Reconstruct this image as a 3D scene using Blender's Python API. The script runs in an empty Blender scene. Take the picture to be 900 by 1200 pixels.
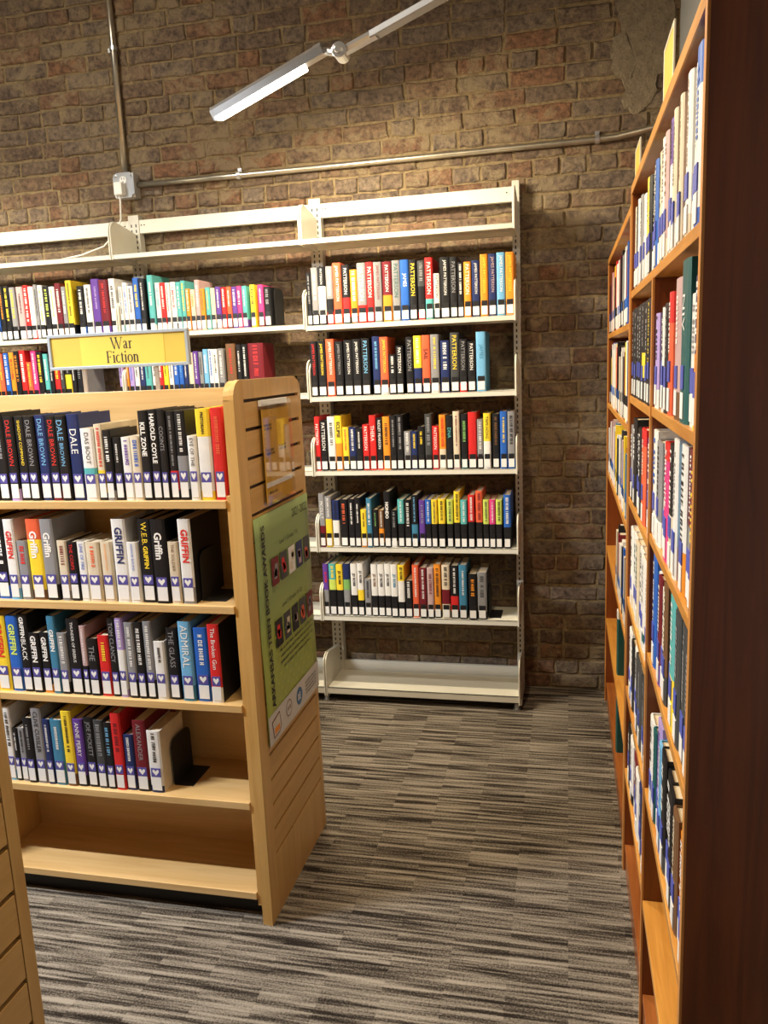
import bpy, bmesh, math, random
from mathutils import Vector, Matrix
random.seed(7)
scn = bpy.context.scene
COL = scn.collection

# ------------------------------------------------------------------ camera
F = 937.107
CAM = Vector((0, 0, 1.579))
RT = Vector((0.974494, 0.22045674, -0.04195557))
UP = Vector((0.00016997, 0.18623138, 0.9825059))
FW = Vector((-0.22441349, 0.95745324, -0.1814439))
cd = bpy.data.cameras.new('camera')
cam = bpy.data.objects.new('camera', cd)
COL.objects.link(cam)
cd.sensor_fit = 'VERTICAL'
cd.sensor_height = 36
cd.lens = F / 1200 * 36
cd.clip_start = 0.05
m = Matrix((RT, UP, -FW)).transposed().to_4x4()
m.translation = CAM
cam.matrix_world = m
scn.camera = cam

# ------------------------------------------------------------------ world and exposure
w = bpy.data.worlds.new('room_ambient')
scn.world = w
w.use_nodes = True
w.node_tree.nodes['Background'].inputs[0].default_value = (1.0, 0.93, 0.82, 1)
w.node_tree.nodes['Background'].inputs[1].default_value = 0.05
scn.view_settings.view_transform = 'Standard'
scn.view_settings.look = 'None'
scn.view_settings.exposure = 0.1
scn.view_settings.gamma = 1.0
scn.view_settings.use_curve_mapping = False
LAMP_MAIN = 36      # the lamp in view
LAMP_AISLE = 22     # the lamp over the aisle beside the brown bookcase
LAMP_CEIL = 52      # ceiling lamp over the back of the room
LAMP_LEFT = 36      # the next lamp over the same aisle
LAMP_NEAR = 115      # the lamp over the nearer aisle
CEIL_Z = 3.75

# ------------------------------------------------------------------ projection helpers (pixel to place)
def pix(P):
    d = Vector(P) - CAM
    z = d.dot(FW)
    return 450 + F * d.dot(RT) / z, 600 - F * d.dot(UP) / z
def at(px, py, ax, v):
    d = FW + RT * ((px - 450) / F) - UP * ((py - 600) / F)
    return CAM + d * ((v - CAM[ax]) / d[ax])
def x_at(px, Y, z):               # X of the point with this column on the line (Y, z)
    k = (px - 450) / F
    q = RT - FW * k
    return -(q.y * Y + q.z * (z - CAM.z)) / q.x
def z_at(X, Y, py):
    k = (600 - py) / F
    q = UP - FW * k
    return CAM.z - (q.x * X + q.y * Y) / q.z

# ------------------------------------------------------------------ materials
MATS = {}
def newmat(name):
    mt = bpy.data.materials.new(name)
    mt.use_nodes = True
    nt = mt.node_tree
    return mt, nt, nt.nodes['Principled BSDF']
def N(nt, typ, **kw):
    n = nt.nodes.new(typ)
    for k, v in kw.items():
        if k == 'inp':
            for a, b in v.items():
                n.inputs[a].default_value = b
        else:
            setattr(n, k, v)
    return n
def ramp(nt, stops, interp='LINEAR'):
    r = nt.nodes.new('ShaderNodeValToRGB')
    r.color_ramp.interpolation = interp
    els = r.color_ramp.elements
    while len(els) < len(stops):
        els.new(0.5)
    for e, (p, c) in zip(els, stops):
        e.position = p
        e.color = (c[0], c[1], c[2], 1)
    return r
def plain(name, col, rough=0.5, metal=0.0, vary=0.12, scale=30, bump=0.0, coat=0.0, spec=0.5):
    if name in MATS:
        return MATS[name]
    mt, nt, b = newmat(name)
    tc = N(nt, 'ShaderNodeTexCoord')
    no = N(nt, 'ShaderNodeTexNoise', inp={'Scale': scale, 'Detail': 4})
    nt.links.new(tc.outputs['Object'], no.inputs['Vector'])
    r = ramp(nt, [(0.25, [c * (1 - vary) for c in col]), (0.75, [min(1, c * (1 + vary)) for c in col])])
    nt.links.new(no.outputs['Fac'], r.inputs[0])
    nt.links.new(r.outputs[0], b.inputs['Base Color'])
    b.inputs['Roughness'].default_value = rough
    b.inputs['Metallic'].default_value = metal
    b.inputs['Coat Weight'].default_value = coat
    b.inputs['Specular IOR Level'].default_value = spec
    if bump:
        bp = N(nt, 'ShaderNodeBump', inp={'Strength': bump, 'Distance': 0.002})
        nt.links.new(no.outputs['Fac'], bp.inputs['Height'])
        nt.links.new(bp.outputs[0], b.inputs['Normal'])
    MATS[name] = mt
    return mt
def wood(name, dark, light, axis, rough=0.4, scale=1.0, coat=0.15):
    if name in MATS:
        return MATS[name]
    mt, nt, b = newmat(name)
    tc = N(nt, 'ShaderNodeTexCoord')
    mp = N(nt, 'ShaderNodeMapping')
    sc = [26.0 * scale] * 3
    sc[axis] = 1.6 * scale
    mp.inputs['Scale'].default_value = sc
    nt.links.new(tc.outputs['Object'], mp.inputs['Vector'])
    no = N(nt, 'ShaderNodeTexNoise', inp={'Scale': 1.0, 'Detail': 6, 'Roughness': 0.62, 'Distortion': 1.2})
    nt.links.new(mp.outputs[0], no.inputs['Vector'])
    n2 = N(nt, 'ShaderNodeTexNoise', inp={'Scale': 2.2, 'Detail': 2})
    nt.links.new(tc.outputs['Object'], n2.inputs['Vector'])
    mx = N(nt, 'ShaderNodeMath', operation='MULTIPLY_ADD', inp={1: 0.35, 2: 0.0})
    nt.links.new(n2.outputs['Fac'], mx.inputs[0])
    ad = N(nt, 'ShaderNodeMath', operation='MULTIPLY_ADD', inp={1: 0.65})
    nt.links.new(no.outputs['Fac'], ad.inputs[0])
    nt.links.new(mx.outputs[0], ad.inputs[2])
    r = ramp(nt, [(0.36, dark), (0.62, light)])
    nt.links.new(ad.outputs[0], r.inputs[0])
    nt.links.new(r.outputs[0], b.inputs['Base Color'])
    b.inputs['Roughness'].default_value = rough
    b.inputs['Coat Weight'].default_value = coat
    bp = N(nt, 'ShaderNodeBump', inp={'Strength': 0.12, 'Distance': 0.001})
    nt.links.new(no.outputs['Fac'], bp.inputs['Height'])
    nt.links.new(bp.outputs[0], b.inputs['Normal'])
    MATS[name] = mt
    return mt
def brick_mat():
    mt, nt, b = newmat('old_brick')
    tc = N(nt, 'ShaderNodeTexCoord')
    ge = N(nt, 'ShaderNodeNewGeometry')
    oi = N(nt, 'ShaderNodeObjectInfo')
    ad = N(nt, 'ShaderNodeMath', operation='ADD')
    nt.links.new(oi.outputs['Random'], ad.inputs[0])
    nt.links.new(ge.outputs['Random Per Island'], ad.inputs[1])
    fr = N(nt, 'ShaderNodeMath', operation='FRACT')
    nt.links.new(ad.outputs[0], fr.inputs[0])
    r = ramp(nt, [(0.0, (0.135, 0.088, 0.058)), (0.28, (0.195, 0.148, 0.108)), (0.5, (0.155, 0.108, 0.074)),
                  (0.72, (0.19, 0.120, 0.072)), (0.92, (0.215, 0.105, 0.052)), (1.0, (0.12, 0.085, 0.062))])
    nt.links.new(fr.outputs[0], r.inputs[0])
    pos = ge.outputs['Position']
    n1 = N(nt, 'ShaderNodeTexNoise', inp={'Scale': 42.0, 'Detail': 8, 'Roughness': 0.72})
    nt.links.new(pos, n1.inputs['Vector'])
    r1 = ramp(nt, [(0.32, (0.28, 0.26, 0.25)), (0.5, (0.95, 0.93, 0.9)), (0.72, (1.75, 1.7, 1.62))])
    nt.links.new(n1.outputs['Fac'], r1.inputs[0])
    mu = N(nt, 'ShaderNodeMix', data_type='RGBA', blend_type='MULTIPLY', inp={0: 1.0})
    nt.links.new(r.outputs[0], mu.inputs[6])
    nt.links.new(r1.outputs[0], mu.inputs[7])
    n2 = N(nt, 'ShaderNodeTexNoise', inp={'Scale': 11.0, 'Detail': 10, 'Roughness': 0.78, 'Distortion': 0.6})
    nt.links.new(pos, n2.inputs['Vector'])
    n3 = N(nt, 'ShaderNodeTexNoise', inp={'Scale': 2.1, 'Detail': 3})
    nt.links.new(pos, n3.inputs['Vector'])
    sm = N(nt, 'ShaderNodeMath', operation='MULTIPLY_ADD', inp={1: 0.4})
    nt.links.new(n3.outputs['Fac'], sm.inputs[0])
    nt.links.new(n2.outputs['Fac'], sm.inputs[2])
    r2 = ramp(nt, [(0.70, (0, 0, 0)), (0.80, (0.85, 0.85, 0.85))])
    nt.links.new(sm.outputs[0], r2.inputs[0])
    mx = N(nt, 'ShaderNodeMix', data_type='RGBA')
    nt.links.new(r2.outputs[0], mx.inputs[0])
    nt.links.new(mu.outputs[2], mx.inputs[6])
    mx.inputs[7].default_value = (0.29, 0.22, 0.125, 1)
    nt.links.new(mx.outputs[2], b.inputs['Base Color'])
    b.inputs['Roughness'].default_value = 0.6
    bp = N(nt, 'ShaderNodeBump', inp={'Strength': 1.0, 'Distance': 0.012})
    nt.links.new(n1.outputs['Fac'], bp.inputs['Height'])
    nt.links.new(bp.outputs[0], b.inputs['Normal'])
    return mt
def mortar_mat(name='lime_mortar', a=(0.16, 0.11, 0.055), c=(0.40, 0.30, 0.16), sc=28.0):
    mt, nt, b = newmat(name)
    ge = N(nt, 'ShaderNodeNewGeometry')
    n1 = N(nt, 'ShaderNodeTexNoise', inp={'Scale': sc, 'Detail': 8, 'Roughness': 0.7})
    nt.links.new(ge.outputs['Position'], n1.inputs['Vector'])
    r = ramp(nt, [(0.3, a), (0.7, c)])
    nt.links.new(n1.outputs['Fac'], r.inputs[0])
    nt.links.new(r.outputs[0], b.inputs['Base Color'])
    b.inputs['Roughness'].default_value = 0.9
    bp = N(nt, 'ShaderNodeBump', inp={'Strength': 1.0, 'Distance': 0.015})
    nt.links.new(n1.outputs['Fac'], bp.inputs['Height'])
    nt.links.new(bp.outputs[0], b.inputs['Normal'])
    return mt
def carpet_mat():
    mt, nt, b = newmat('striped_carpet')
    tc = N(nt, 'ShaderNodeTexCoord')
    sp = N(nt, 'ShaderNodeSeparateXYZ')
    nt.links.new(tc.outputs['Object'], sp.inputs[0])
    def M(op, a, bb, c=None):
        n = N(nt, 'ShaderNodeMath', operation=op)
        for i, v in enumerate((a, bb, c)):
            if v is None:
                continue
            if isinstance(v, (int, float)):
                n.inputs[i].default_value = v
            else:
                nt.links.new(v, n.inputs[i])
        return n.outputs[0]
    X, Y = sp.outputs[0], sp.outputs[1]
    col = M('FLOOR', M('MULTIPLY', X, 1 / 0.155), 0)
    cb = N(nt, 'ShaderNodeCombineXYZ')
    nt.links.new(M('MULTIPLY', col, 13.7), cb.inputs[0])
    nt.links.new(M('MULTIPLY', Y, 44.0), cb.inputs[1])
    n1 = N(nt, 'ShaderNodeTexNoise', inp={'Scale': 1.0, 'Detail': 1.5, 'Roughness': 0.6})
    nt.links.new(cb.outputs[0], n1.inputs['Vector'])
    cc = N(nt, 'ShaderNodeCombineXYZ')
    nt.links.new(M('MULTIPLY', X, 3.0), cc.inputs[0])
    nt.links.new(M('MULTIPLY', Y, 80.0), cc.inputs[1])
    n2 = N(nt, 'ShaderNodeTexNoise', inp={'Scale': 1.0, 'Detail': 2, 'Roughness': 0.55})
    nt.links.new(cc.outputs[0], n2.inputs['Vector'])
    n3 = N(nt, 'ShaderNodeTexNoise', inp={'Scale': 190.0, 'Detail': 4, 'Roughness': 0.7})
    nt.links.new(tc.outputs['Object'], n3.inputs['Vector'])
    s = M('ADD', M('MULTIPLY', n1.outputs['Fac'], 0.36), M('MULTIPLY', n2.outputs['Fac'], 0.64))
    s2 = M('MULTIPLY_ADD', n3.outputs['Fac'], 0.42, M('SUBTRACT', s, 0.21))
    r = ramp(nt, [(0.38, (0.018, 0.014, 0.011)), (0.455, (0.07, 0.057, 0.045)), (0.51, (0.155, 0.132, 0.105)), (0.63, (0.30, 0.26, 0.21))])
    nt.links.new(s2, r.inputs[0])
    nt.links.new(r.outputs[0], b.inputs['Base Color'])
    b.inputs['Roughness'].default_value = 0.95
    b.inputs['Specular IOR Level'].default_value = 0.1
    bp = N(nt, 'ShaderNodeBump', inp={'Strength': 0.8, 'Distance': 0.004})
    nt.links.new(s2, bp.inputs['Height'])
    nt.links.new(bp.outputs[0], b.inputs['Normal'])
    return mt
def emit(name, col, st):
    mt, nt, b = newmat(name)
    b.inputs['Base Color'].default_value = (*col, 1)
    b.inputs['Emission Color'].default_value = (*col, 1)
    b.inputs['Emission Strength'].default_value = st
    return mt

MAPLE_Z = wood('maple_upright_grain', (0.52, 0.29, 0.080), (0.66, 0.41, 0.14), 2, 0.38)
MAPLE_X = wood('maple_shelf_grain', (0.54, 0.34, 0.13), (0.68, 0.46, 0.21), 0, 0.38)
MAPLE_Y = wood('maple_slat_grain', (0.52, 0.29, 0.080), (0.64, 0.39, 0.13), 1, 0.38)
STAIN_Z = wood('brown_stained_panel', (0.11, 0.022, 0.0035), (0.23, 0.054, 0.009), 2, 0.35)
STAIN_Y = wood('brown_stained_board', (0.20, 0.052, 0.012), (0.38, 0.12, 0.026), 1, 0.33)
OAKEDGE_Z = wood('orange_oak_edge_upright', (0.52, 0.20, 0.04), (0.68, 0.30, 0.075), 2, 0.35)
OAK_Y = wood('orange_oak_shelf', (0.48, 0.19, 0.028), (0.70, 0.33, 0.065), 1, 0.33, 1.6)
IVORY = plain('ivory_enamel', (0.68, 0.66, 0.57), 0.35, 0, 0.04, 8)
IVORY_D = plain('ivory_enamel_upright', (0.58, 0.56, 0.49), 0.4, 0, 0.05, 8)
BLACK = plain('matte_black', (0.012, 0.011, 0.011), 0.6)
GROOVE = plain('groove_dark', (0.045, 0.022, 0.012), 0.7)
STEEL = plain('galvanised_conduit', (0.50, 0.46, 0.38), 0.32, 0.9, 0.15, 20)
CHROME = plain('brushed_aluminium', (0.62, 0.64, 0.68), 0.28, 0.85, 0.05, 20)
BOXGREY = plain('zinc_box', (0.58, 0.58, 0.58), 0.4, 0.5, 0.08, 30)
WHITE = plain('label_white', (0.82, 0.82, 0.80), 0.45, 0, 0.03, 60)
CORD = plain('cord_white', (0.75, 0.73, 0.68), 0.5, 0, 0.03)
PAGES = plain('page_edges', (0.66, 0.55, 0.38), 0.85, 0, 0.12, 90)
SIGNGREY = plain('sign_frame_grey', (0.34, 0.39, 0.45), 0.4, 0.1, 0.05)
SIGNYEL = plain('sign_paper_yellow', (0.70, 0.53, 0.075), 0.55, 0, 0.05, 9)
SIGNYEL2 = plain('sign_paper_yellow_old', (0.60, 0.44, 0.06), 0.55, 0, 0.05, 9)
INK = plain('ink', (0.012, 0.012, 0.012), 0.6)
HEART_P = plain('sticker_indigo', (0.085, 0.075, 0.32), 0.4, 0, 0.05, 60)
BLUE_S = plain('sticker_blue', (0.075, 0.10, 0.46), 0.4, 0, 0.08, 60)
KSTICK = plain('sticker_black', (0.012, 0.012, 0.014), 0.4)
PAL = dict(k=(0.012, 0.012, 0.014), a=(0.055, 0.058, 0.06), s=(0.25, 0.25, 0.26), w=(0.76, 0.75, 0.72), c=(0.66, 0.57, 0.42),
           n=(0.018, 0.03, 0.115), b=(0.025, 0.12, 0.48), l=(0.16, 0.42, 0.68), t=(0.10, 0.42, 0.42), d=(0.015, 0.10, 0.10),
           g=(0.20, 0.42, 0.12), h=(0.55, 0.68, 0.12), y=(0.85, 0.62, 0.04), o=(0.78, 0.27, 0.025), r=(0.62, 0.025, 0.025),
           q=(0.72, 0.12, 0.05), m=(0.16, 0.014, 0.022), p=(0.66, 0.05, 0.22), u=(0.12, 0.05, 0.30), v=(0.40, 0.30, 0.62),
           e=(0.17, 0.085, 0.04), x=(0.50, 0.34, 0.34), j=(0.05, 0.20, 0.33))
WORD = dict(k='black', a='charcoal', s='grey', w='white', c='cream', n='navy', b='blue', l='light blue', t='teal', d='dark green',
            g='green', h='lime', y='yellow', o='orange', r='red', q='orange-red', m='maroon', p='pink', u='purple', v='lavender',
            e='brown', x='dusty pink', j='steel blue')
def cov(ch):
    return plain('cover_' + WORD[ch].replace(' ', '_').replace('-', '_'), PAL[ch], 0.42, 0, 0.10, 25, spec=0.3)
def inkmat(ch):
    return plain('lettering_' + WORD[ch].replace(' ', '_').replace('-', '_'), [min(1, c * 1.15) for c in PAL[ch]], 0.45, 0, 0.02)

# ------------------------------------------------------------------ mesh helpers
class MB:
    def __init__(s):
        s.v, s.f, s.mi = [], [], []
    def add(s, vs, fs, mi=0):
        o = len(s.v)
        s.v += [tuple(v) for v in vs]
        s.f += [tuple(i + o for i in f) for f in fs]
        s.mi += [mi] * len(fs)
    def box(s, x0, y0, z0, x1, y1, z1, mi=0):
        vs = [(x, y, z) for x in (x0, x1) for y in (y0, y1) for z in (z0, z1)]
        s.add(vs, [(0, 1, 3, 2), (4, 6, 7, 5), (0, 4, 5, 1), (2, 3, 7, 6), (0, 2, 6, 4), (1, 5, 7, 3)], mi)
    def prism(s, poly, ax, a, b, mi=0):
        # poly: 2D points in the two other axes (in order), extruded along ax
        def P(p, t):
            q = [0, 0, 0]
            o = [i for i in range(3) if i != ax]
            q[o[0]], q[o[1]], q[ax] = p[0], p[1], t
            return q
        n = len(poly)
        vs = [P(p, a) for p in poly] + [P(p, b) for p in poly]
        fs = [tuple(range(n - 1, -1, -1)), tuple(range(n, 2 * n))]
        fs += [(i, (i + 1) % n, n + (i + 1) % n, n + i) for i in range(n)]
        s.add(vs, fs, mi)
    def tube(s, path, r, n=10, mi=0):
        path = [Vector(p) for p in path]
        rings = []
        up = None
        for i, p in enumerate(path):
            a = path[max(i - 1, 0)]
            c = path[min(i + 1, len(path) - 1)]
            t = (c - a).normalized()
            if up is None:
                up = Vector((0, 0, 1)) if abs(t.z) < 0.9 else Vector((1, 0, 0))
            e1 = (up - t * up.dot(t)).normalized()
            e2 = t.cross(e1)
            up = e1
            rings.append([p + e1 * (r * math.cos(2 * math.pi * k / n)) + e2 * (r * math.sin(2 * math.pi * k / n)) for k in range(n)])
        vs = [v for rg in rings for v in rg]
        fs = []
        for i in range(len(path) - 1):
            for k in range(n):
                k2 = (k + 1) % n
                fs.append((i * n + k, i * n + k2, (i + 1) * n + k2, (i + 1) * n + k))
        fs.append(tuple(range(n - 1, -1, -1)))
        o = (len(path) - 1) * n
        fs.append(tuple(o + k for k in range(n)))
        s.add(vs, fs, mi)
    def mesh(s, name, mats):
        me = bpy.data.meshes.new(name)
        me.from_pydata(s.v, [], s.f)
        for mt in (mats if isinstance(mats, (list, tuple)) else [mats]):
            me.materials.append(mt)
        if any(s.mi):
            me.polygons.foreach_set('material_index', s.mi)
        bm = bmesh.new()
        bm.from_mesh(me)
        bmesh.ops.recalc_face_normals(bm, faces=bm.faces)
        bm.to_mesh(me)
        bm.free()
        return me
    def build(s, name, mats, parent=None, bevel=0.0, smooth=False, loc=None):
        me = s.mesh(name, mats)
        o = obj(name, me, parent, loc)
        if smooth:
            me.polygons.foreach_set('use_smooth', [True] * len(me.polygons))
        if bevel:
            bv = o.modifiers.new('bevel', 'BEVEL')
            bv.width = bevel
            bv.segments = 2
            bv.limit_method = 'ANGLE'
        return o
def obj(name, me, parent=None, loc=None):
    o = bpy.data.objects.new(name, me)
    COL.objects.link(o)
    if loc is not None:
        o.location = loc
    if parent is not None:
        o.parent = parent
        if loc is None and parent.type == 'EMPTY':       # world-space mesh under an Empty
            o.location = -Vector(parent.location)
    return o
def empty(name, loc):
    e = bpy.data.objects.new(name, None)
    e.empty_display_size = 0.05
    COL.objects.link(e)
    e.location = loc
    return e
def tag(o, label=None, cat=None, group=None, kind=None):
    if label: o['label'] = label
    if cat: o['category'] = cat
    if group: o['group'] = group
    if kind: o['kind'] = kind
    return o
def arc(cx, cy, r, a0, a1, n=6):
    return [(cx + r * math.cos(math.radians(a0 + (a1 - a0) * i / n)), cy + r * math.sin(math.radians(a0 + (a1 - a0) * i / n))) for i in range(n + 1)]

# ------------------------------------------------------------------ lettering
TEXTS = {}
BOLD = {'ARKANSAS TEEN BOOK AWARDS', 'KILL ZONE', 'HAROLD COYLE', 'HONDO', 'JD ROBB', 'Griffin', 'GRIFFIN', 'ECLIPSE', 'PRETORIAN'}
def need(*strings):
    todo = [s for s in strings if s and s not in TEXTS]
    tmp = []
    for s in dict.fromkeys(todo):
        c = bpy.data.curves.new('lettering', 'FONT')
        c.body = s
        c.resolution_u = 2
        c.offset = 0.03 if s in BOLD else 0.0
        o = bpy.data.objects.new('lettering', c)
        COL.objects.link(o)
        tmp.append((s, o))
    dg = bpy.context.evaluated_depsgraph_get()
    dg.update()
    for s, o in tmp:
        me = bpy.data.meshes.new_from_object(o.evaluated_get(dg))
        xs = [v.co.x for v in me.vertices]
        ys = [v.co.y for v in me.vertices]
        TEXTS[s] = ([((v.co.x - min(xs)), (v.co.y - min(ys))) for v in me.vertices], [tuple(p.vertices) for p in me.polygons],
                    max(xs) - min(xs), max(ys) - min(ys))
        c = o.data
        bpy.data.objects.remove(o)
        bpy.data.curves.remove(c)
        bpy.data.meshes.remove(me)
def text_into(mb, s, org, ex, ey, height=None, width=None, center=True, mi=0, stretch=False):
    """lay the string s as flat faces: ex = reading direction, ey = up of the letters"""
    v, f, W, H = TEXTS[s]
    if stretch:
        kx, ky = width / W, height / H
    else:
        k = min((height / H) if height else 1e9, (width / W) if width else 1e9)
        kx = ky = k
    ox, oy = (W * kx / 2, H * ky / 2) if center else (0, 0)
    org, ex, ey = Vector(org), Vector(ex), Vector(ey)
    mb.add([org + ex * (a * kx - ox) + ey * (b * ky - oy) for a, b in v], f, mi)
def fake_text(mb, org, ex, ey, width, height, rng):
    """lettering too small to read in the photograph: rows of letter-sized strokes"""
    org, ex, ey = Vector(org), Vector(ex), Vector(ey)
    x = -width / 2
    while x < width / 2 - height * 0.3:
        wl = height * rng.uniform(0.35, 0.75)
        t = height * 0.2
        k = rng.random()
        def q(a, b, c, d):
            mb.add([org + ex * (x + a) + ey * b, org + ex * (x + c) + ey * b, org + ex * (x + c) + ey * d, org + ex * (x + a) + ey * d], [(0, 1, 2, 3)])
        h2 = height / 2
        q(0, -h2, t, h2)
        if k < 0.75: q(wl - t, -h2, wl, h2)
        if k > 0.3: q(t, h2 - t, wl - t, h2)
        if k > 0.55 or k < 0.2: q(t, -t / 2, wl - t, t / 2)
        if k > 0.8 or 0.3 < k < 0.45: q(t, -h2, wl - t, -h2 + t)
        x += wl + height * 0.22
        if rng.random() < 0.14:
            x += height * 0.45

# ------------------------------------------------------------------ the setting
YW = 3.752                      # mortar plane of the brick wall
mb = MB()
mb.box(-6, -2.5, -0.06, 2.2, YW + 0.25, 0.0)
floor = mb.build('floor', carpet_mat())
tag(floor, 'brown and grey striped carpet floor', kind='structure')
mb = MB()
mb.box(-6, -2.5, CEIL_Z, 2.2, YW + 0.25, CEIL_Z + 0.1)
tag(mb.build('ceiling', plain('ceiling_paint', (0.45, 0.42, 0.38), 0.9)), 'plain painted ceiling', kind='structure')
mb = MB()
mb.box(0.445, -2.5, 0, 0.6, YW, CEIL_Z)
tag(mb.build('wall_right', plain('grey_wall_paint', (0.36, 0.37, 0.38), 0.8, 0, 0.03, 6, 0.1)), 'grey painted wall behind the brown bookcase', kind='structure')
MORTAR = mortar_mat()
mb = MB()
mb.box(-6, YW, 0, 0.6, YW + 0.25, CEIL_Z)
wall_back = mb.build('wall_back', MORTAR)
tag(wall_back, 'old brick wall with smeared tan mortar', kind='structure')

BRICK = brick_mat()
def brick_shape(L, H, rng):
    """irregular brick: ragged outline ring, worn front ring, slightly domed face (y = 0 is the mortar plane)"""
    nx, nz = 4, 2
    ring = []
    for i in range(nx): ring.append((-L / 2 + L * i / nx, -H / 2))
    for i in range(nz): ring.append((L / 2, -H / 2 + H * i / nz))
    for i in range(nx): ring.append((L / 2 - L * i / nx, H / 2))
    for i in range(nz): ring.append((-L / 2, H / 2 - H * i / nz))
    n = len(ring)
    d = rng.uniform(0.004, 0.010)
    vs = []
    for x, z in ring: vs.append((x, 0.02, z))
    out = []
    for x, z in ring:
        out.append((x + rng.uniform(-0.004, 0.004), z + rng.uniform(-0.004, 0.004)))
    for x, z in out: vs.append((x, -d * 0.45, z))
    for x, z in out: vs.append((x * (1 - 0.010 / L), -d + rng.uniform(-0.0015, 0.0015), z * (1 - 0.012 / H)))
    vs.append((0, -d - 0.001, 0))
    fs = []
    for r_ in range(2):
        for i in range(n):
            fs.append((r_ * n + i, r_ * n + (i + 1) % n, (r_ + 1) * n + (i + 1) % n, (r_ + 1) * n + i))
    for i in range(n):
        fs.append((2 * n + i, 2 * n + (i + 1) % n, 3 * n))
    return vs, fs
rng = random.Random(3)
COURSE = 0.0735
bricks = []
nc = int(CEIL_Z / COURSE)
for c in range(nc):
    z = c * COURSE + COURSE / 2
    header = (c % 6 == 2)
    x = 0.62 - rng.uniform(0.0, 0.2)
    while x > -3.5:
        L = (0.106 if header else 0.216) * rng.uniform(0.93, 1.05)
        if not header and rng.random() < 0.13: L = 0.105
        bricks.append((x - L / 2, z + rng.uniform(-0.002, 0.002), L, (COURSE - 0.0105) * rng.uniform(0.95, 1.04)))
        x -= L + rng.uniform(0.007, 0.013)
def brick_seen(b):
    px, py = pix((b[0], YW, b[1]))
    if not (-15 < px < 800 and -10 < py < 825): return -1
    if b[0] > 0.40 or (b[0] > 0.13 and b[1] < 2.0): return -1
    if b[1] < 2.30 and b[0] < -0.17: return -1
    return b[2]
order = sorted(range(len(bricks)), key=lambda i: -brick_seen(bricks[i]))
single = set(i for i in order[:300] if brick_seen(bricks[i]) > 0)
# shared shapes: a few lengths, a few variants each
LENS = [0.095, 0.105, 0.115, 0.195, 0.205, 0.215, 0.225]
BM = {}
for L in LENS:
    for k in range(4):
        vs, fs = brick_shape(L, COURSE - 0.0105, rng)
        b_ = MB(); b_.add(vs, fs)
        BM[L, k] = b_.mesh('brick', BRICK)
rest = MB()
for i, (x, z, L, H) in enumerate(bricks):
    if i in single:
        Lq = min(LENS, key=lambda q: abs(q - L))
        o = obj('brick', BM[Lq, rng.randrange(4)], wall_back, (x, YW, z))
        o.rotation_euler = (rng.uniform(-0.01, 0.01), rng.uniform(-0.008, 0.008), rng.uniform(-0.012, 0.012))
    else:
        vs, fs = brick_shape(L, H, rng)
        dy = rng.uniform(-0.0015, 0.0015)
        rest.add([(a + x, b + YW + dy, c + z) for a, b, c in vs], fs)
tag(rest.build('brick_courses', BRICK, wall_back), kind='stuff')
# patch of mortar smeared over the bricks high on the wall
mb = MB()
pc = [(0.19, 3.02), (0.43, 3.02), (0.43, 2.72), (0.37, 2.70), (0.345, 2.58), (0.27, 2.555), (0.215, 2.60), (0.235, 2.68), (0.175, 2.74), (0.165, 2.84), (0.21, 2.90)]
big = []
for i in range(len(pc)):
    a, b = Vector(pc[i]), Vector(pc[(i + 1) % len(pc)])
    for t in range(4):
        q = a.lerp(b, t / 4)
        big.append((q.x + rng.uniform(-0.01, 0.01), q.y + rng.uniform(-0.01, 0.01)))
cx = sum(p[0] for p in big) / len(big); cz = sum(p[1] for p in big) / len(big)
n = len(big)
vs = [(x, YW + 0.002, z) for x, z in big] + [(cx + (x - cx) * 0.93, YW - 0.0125, cz + (z - cz) * 0.93) for x, z in big]
vs += [(cx + (x - cx) * 0.5, YW - 0.0135, cz + (z - cz) * 0.5) for x, z in big] + [(cx, YW - 0.0135, cz)]
fs = [(k * n + i, k * n + (i + 1) % n, (k + 1) * n + (i + 1) % n, (k + 1) * n + i) for k in range(2) for i in range(n)]
fs += [(2 * n + i, 2 * n + (i + 1) % n, 3 * n) for i in range(n)]
mb.add(vs, fs)
tag(mb.build('mortar_patch', mortar_mat('rough_mortar_patch', (0.17, 0.13, 0.085), (0.34, 0.275, 0.185), 40), wall_back), 'rough mortar smeared over the bricks')

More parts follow.
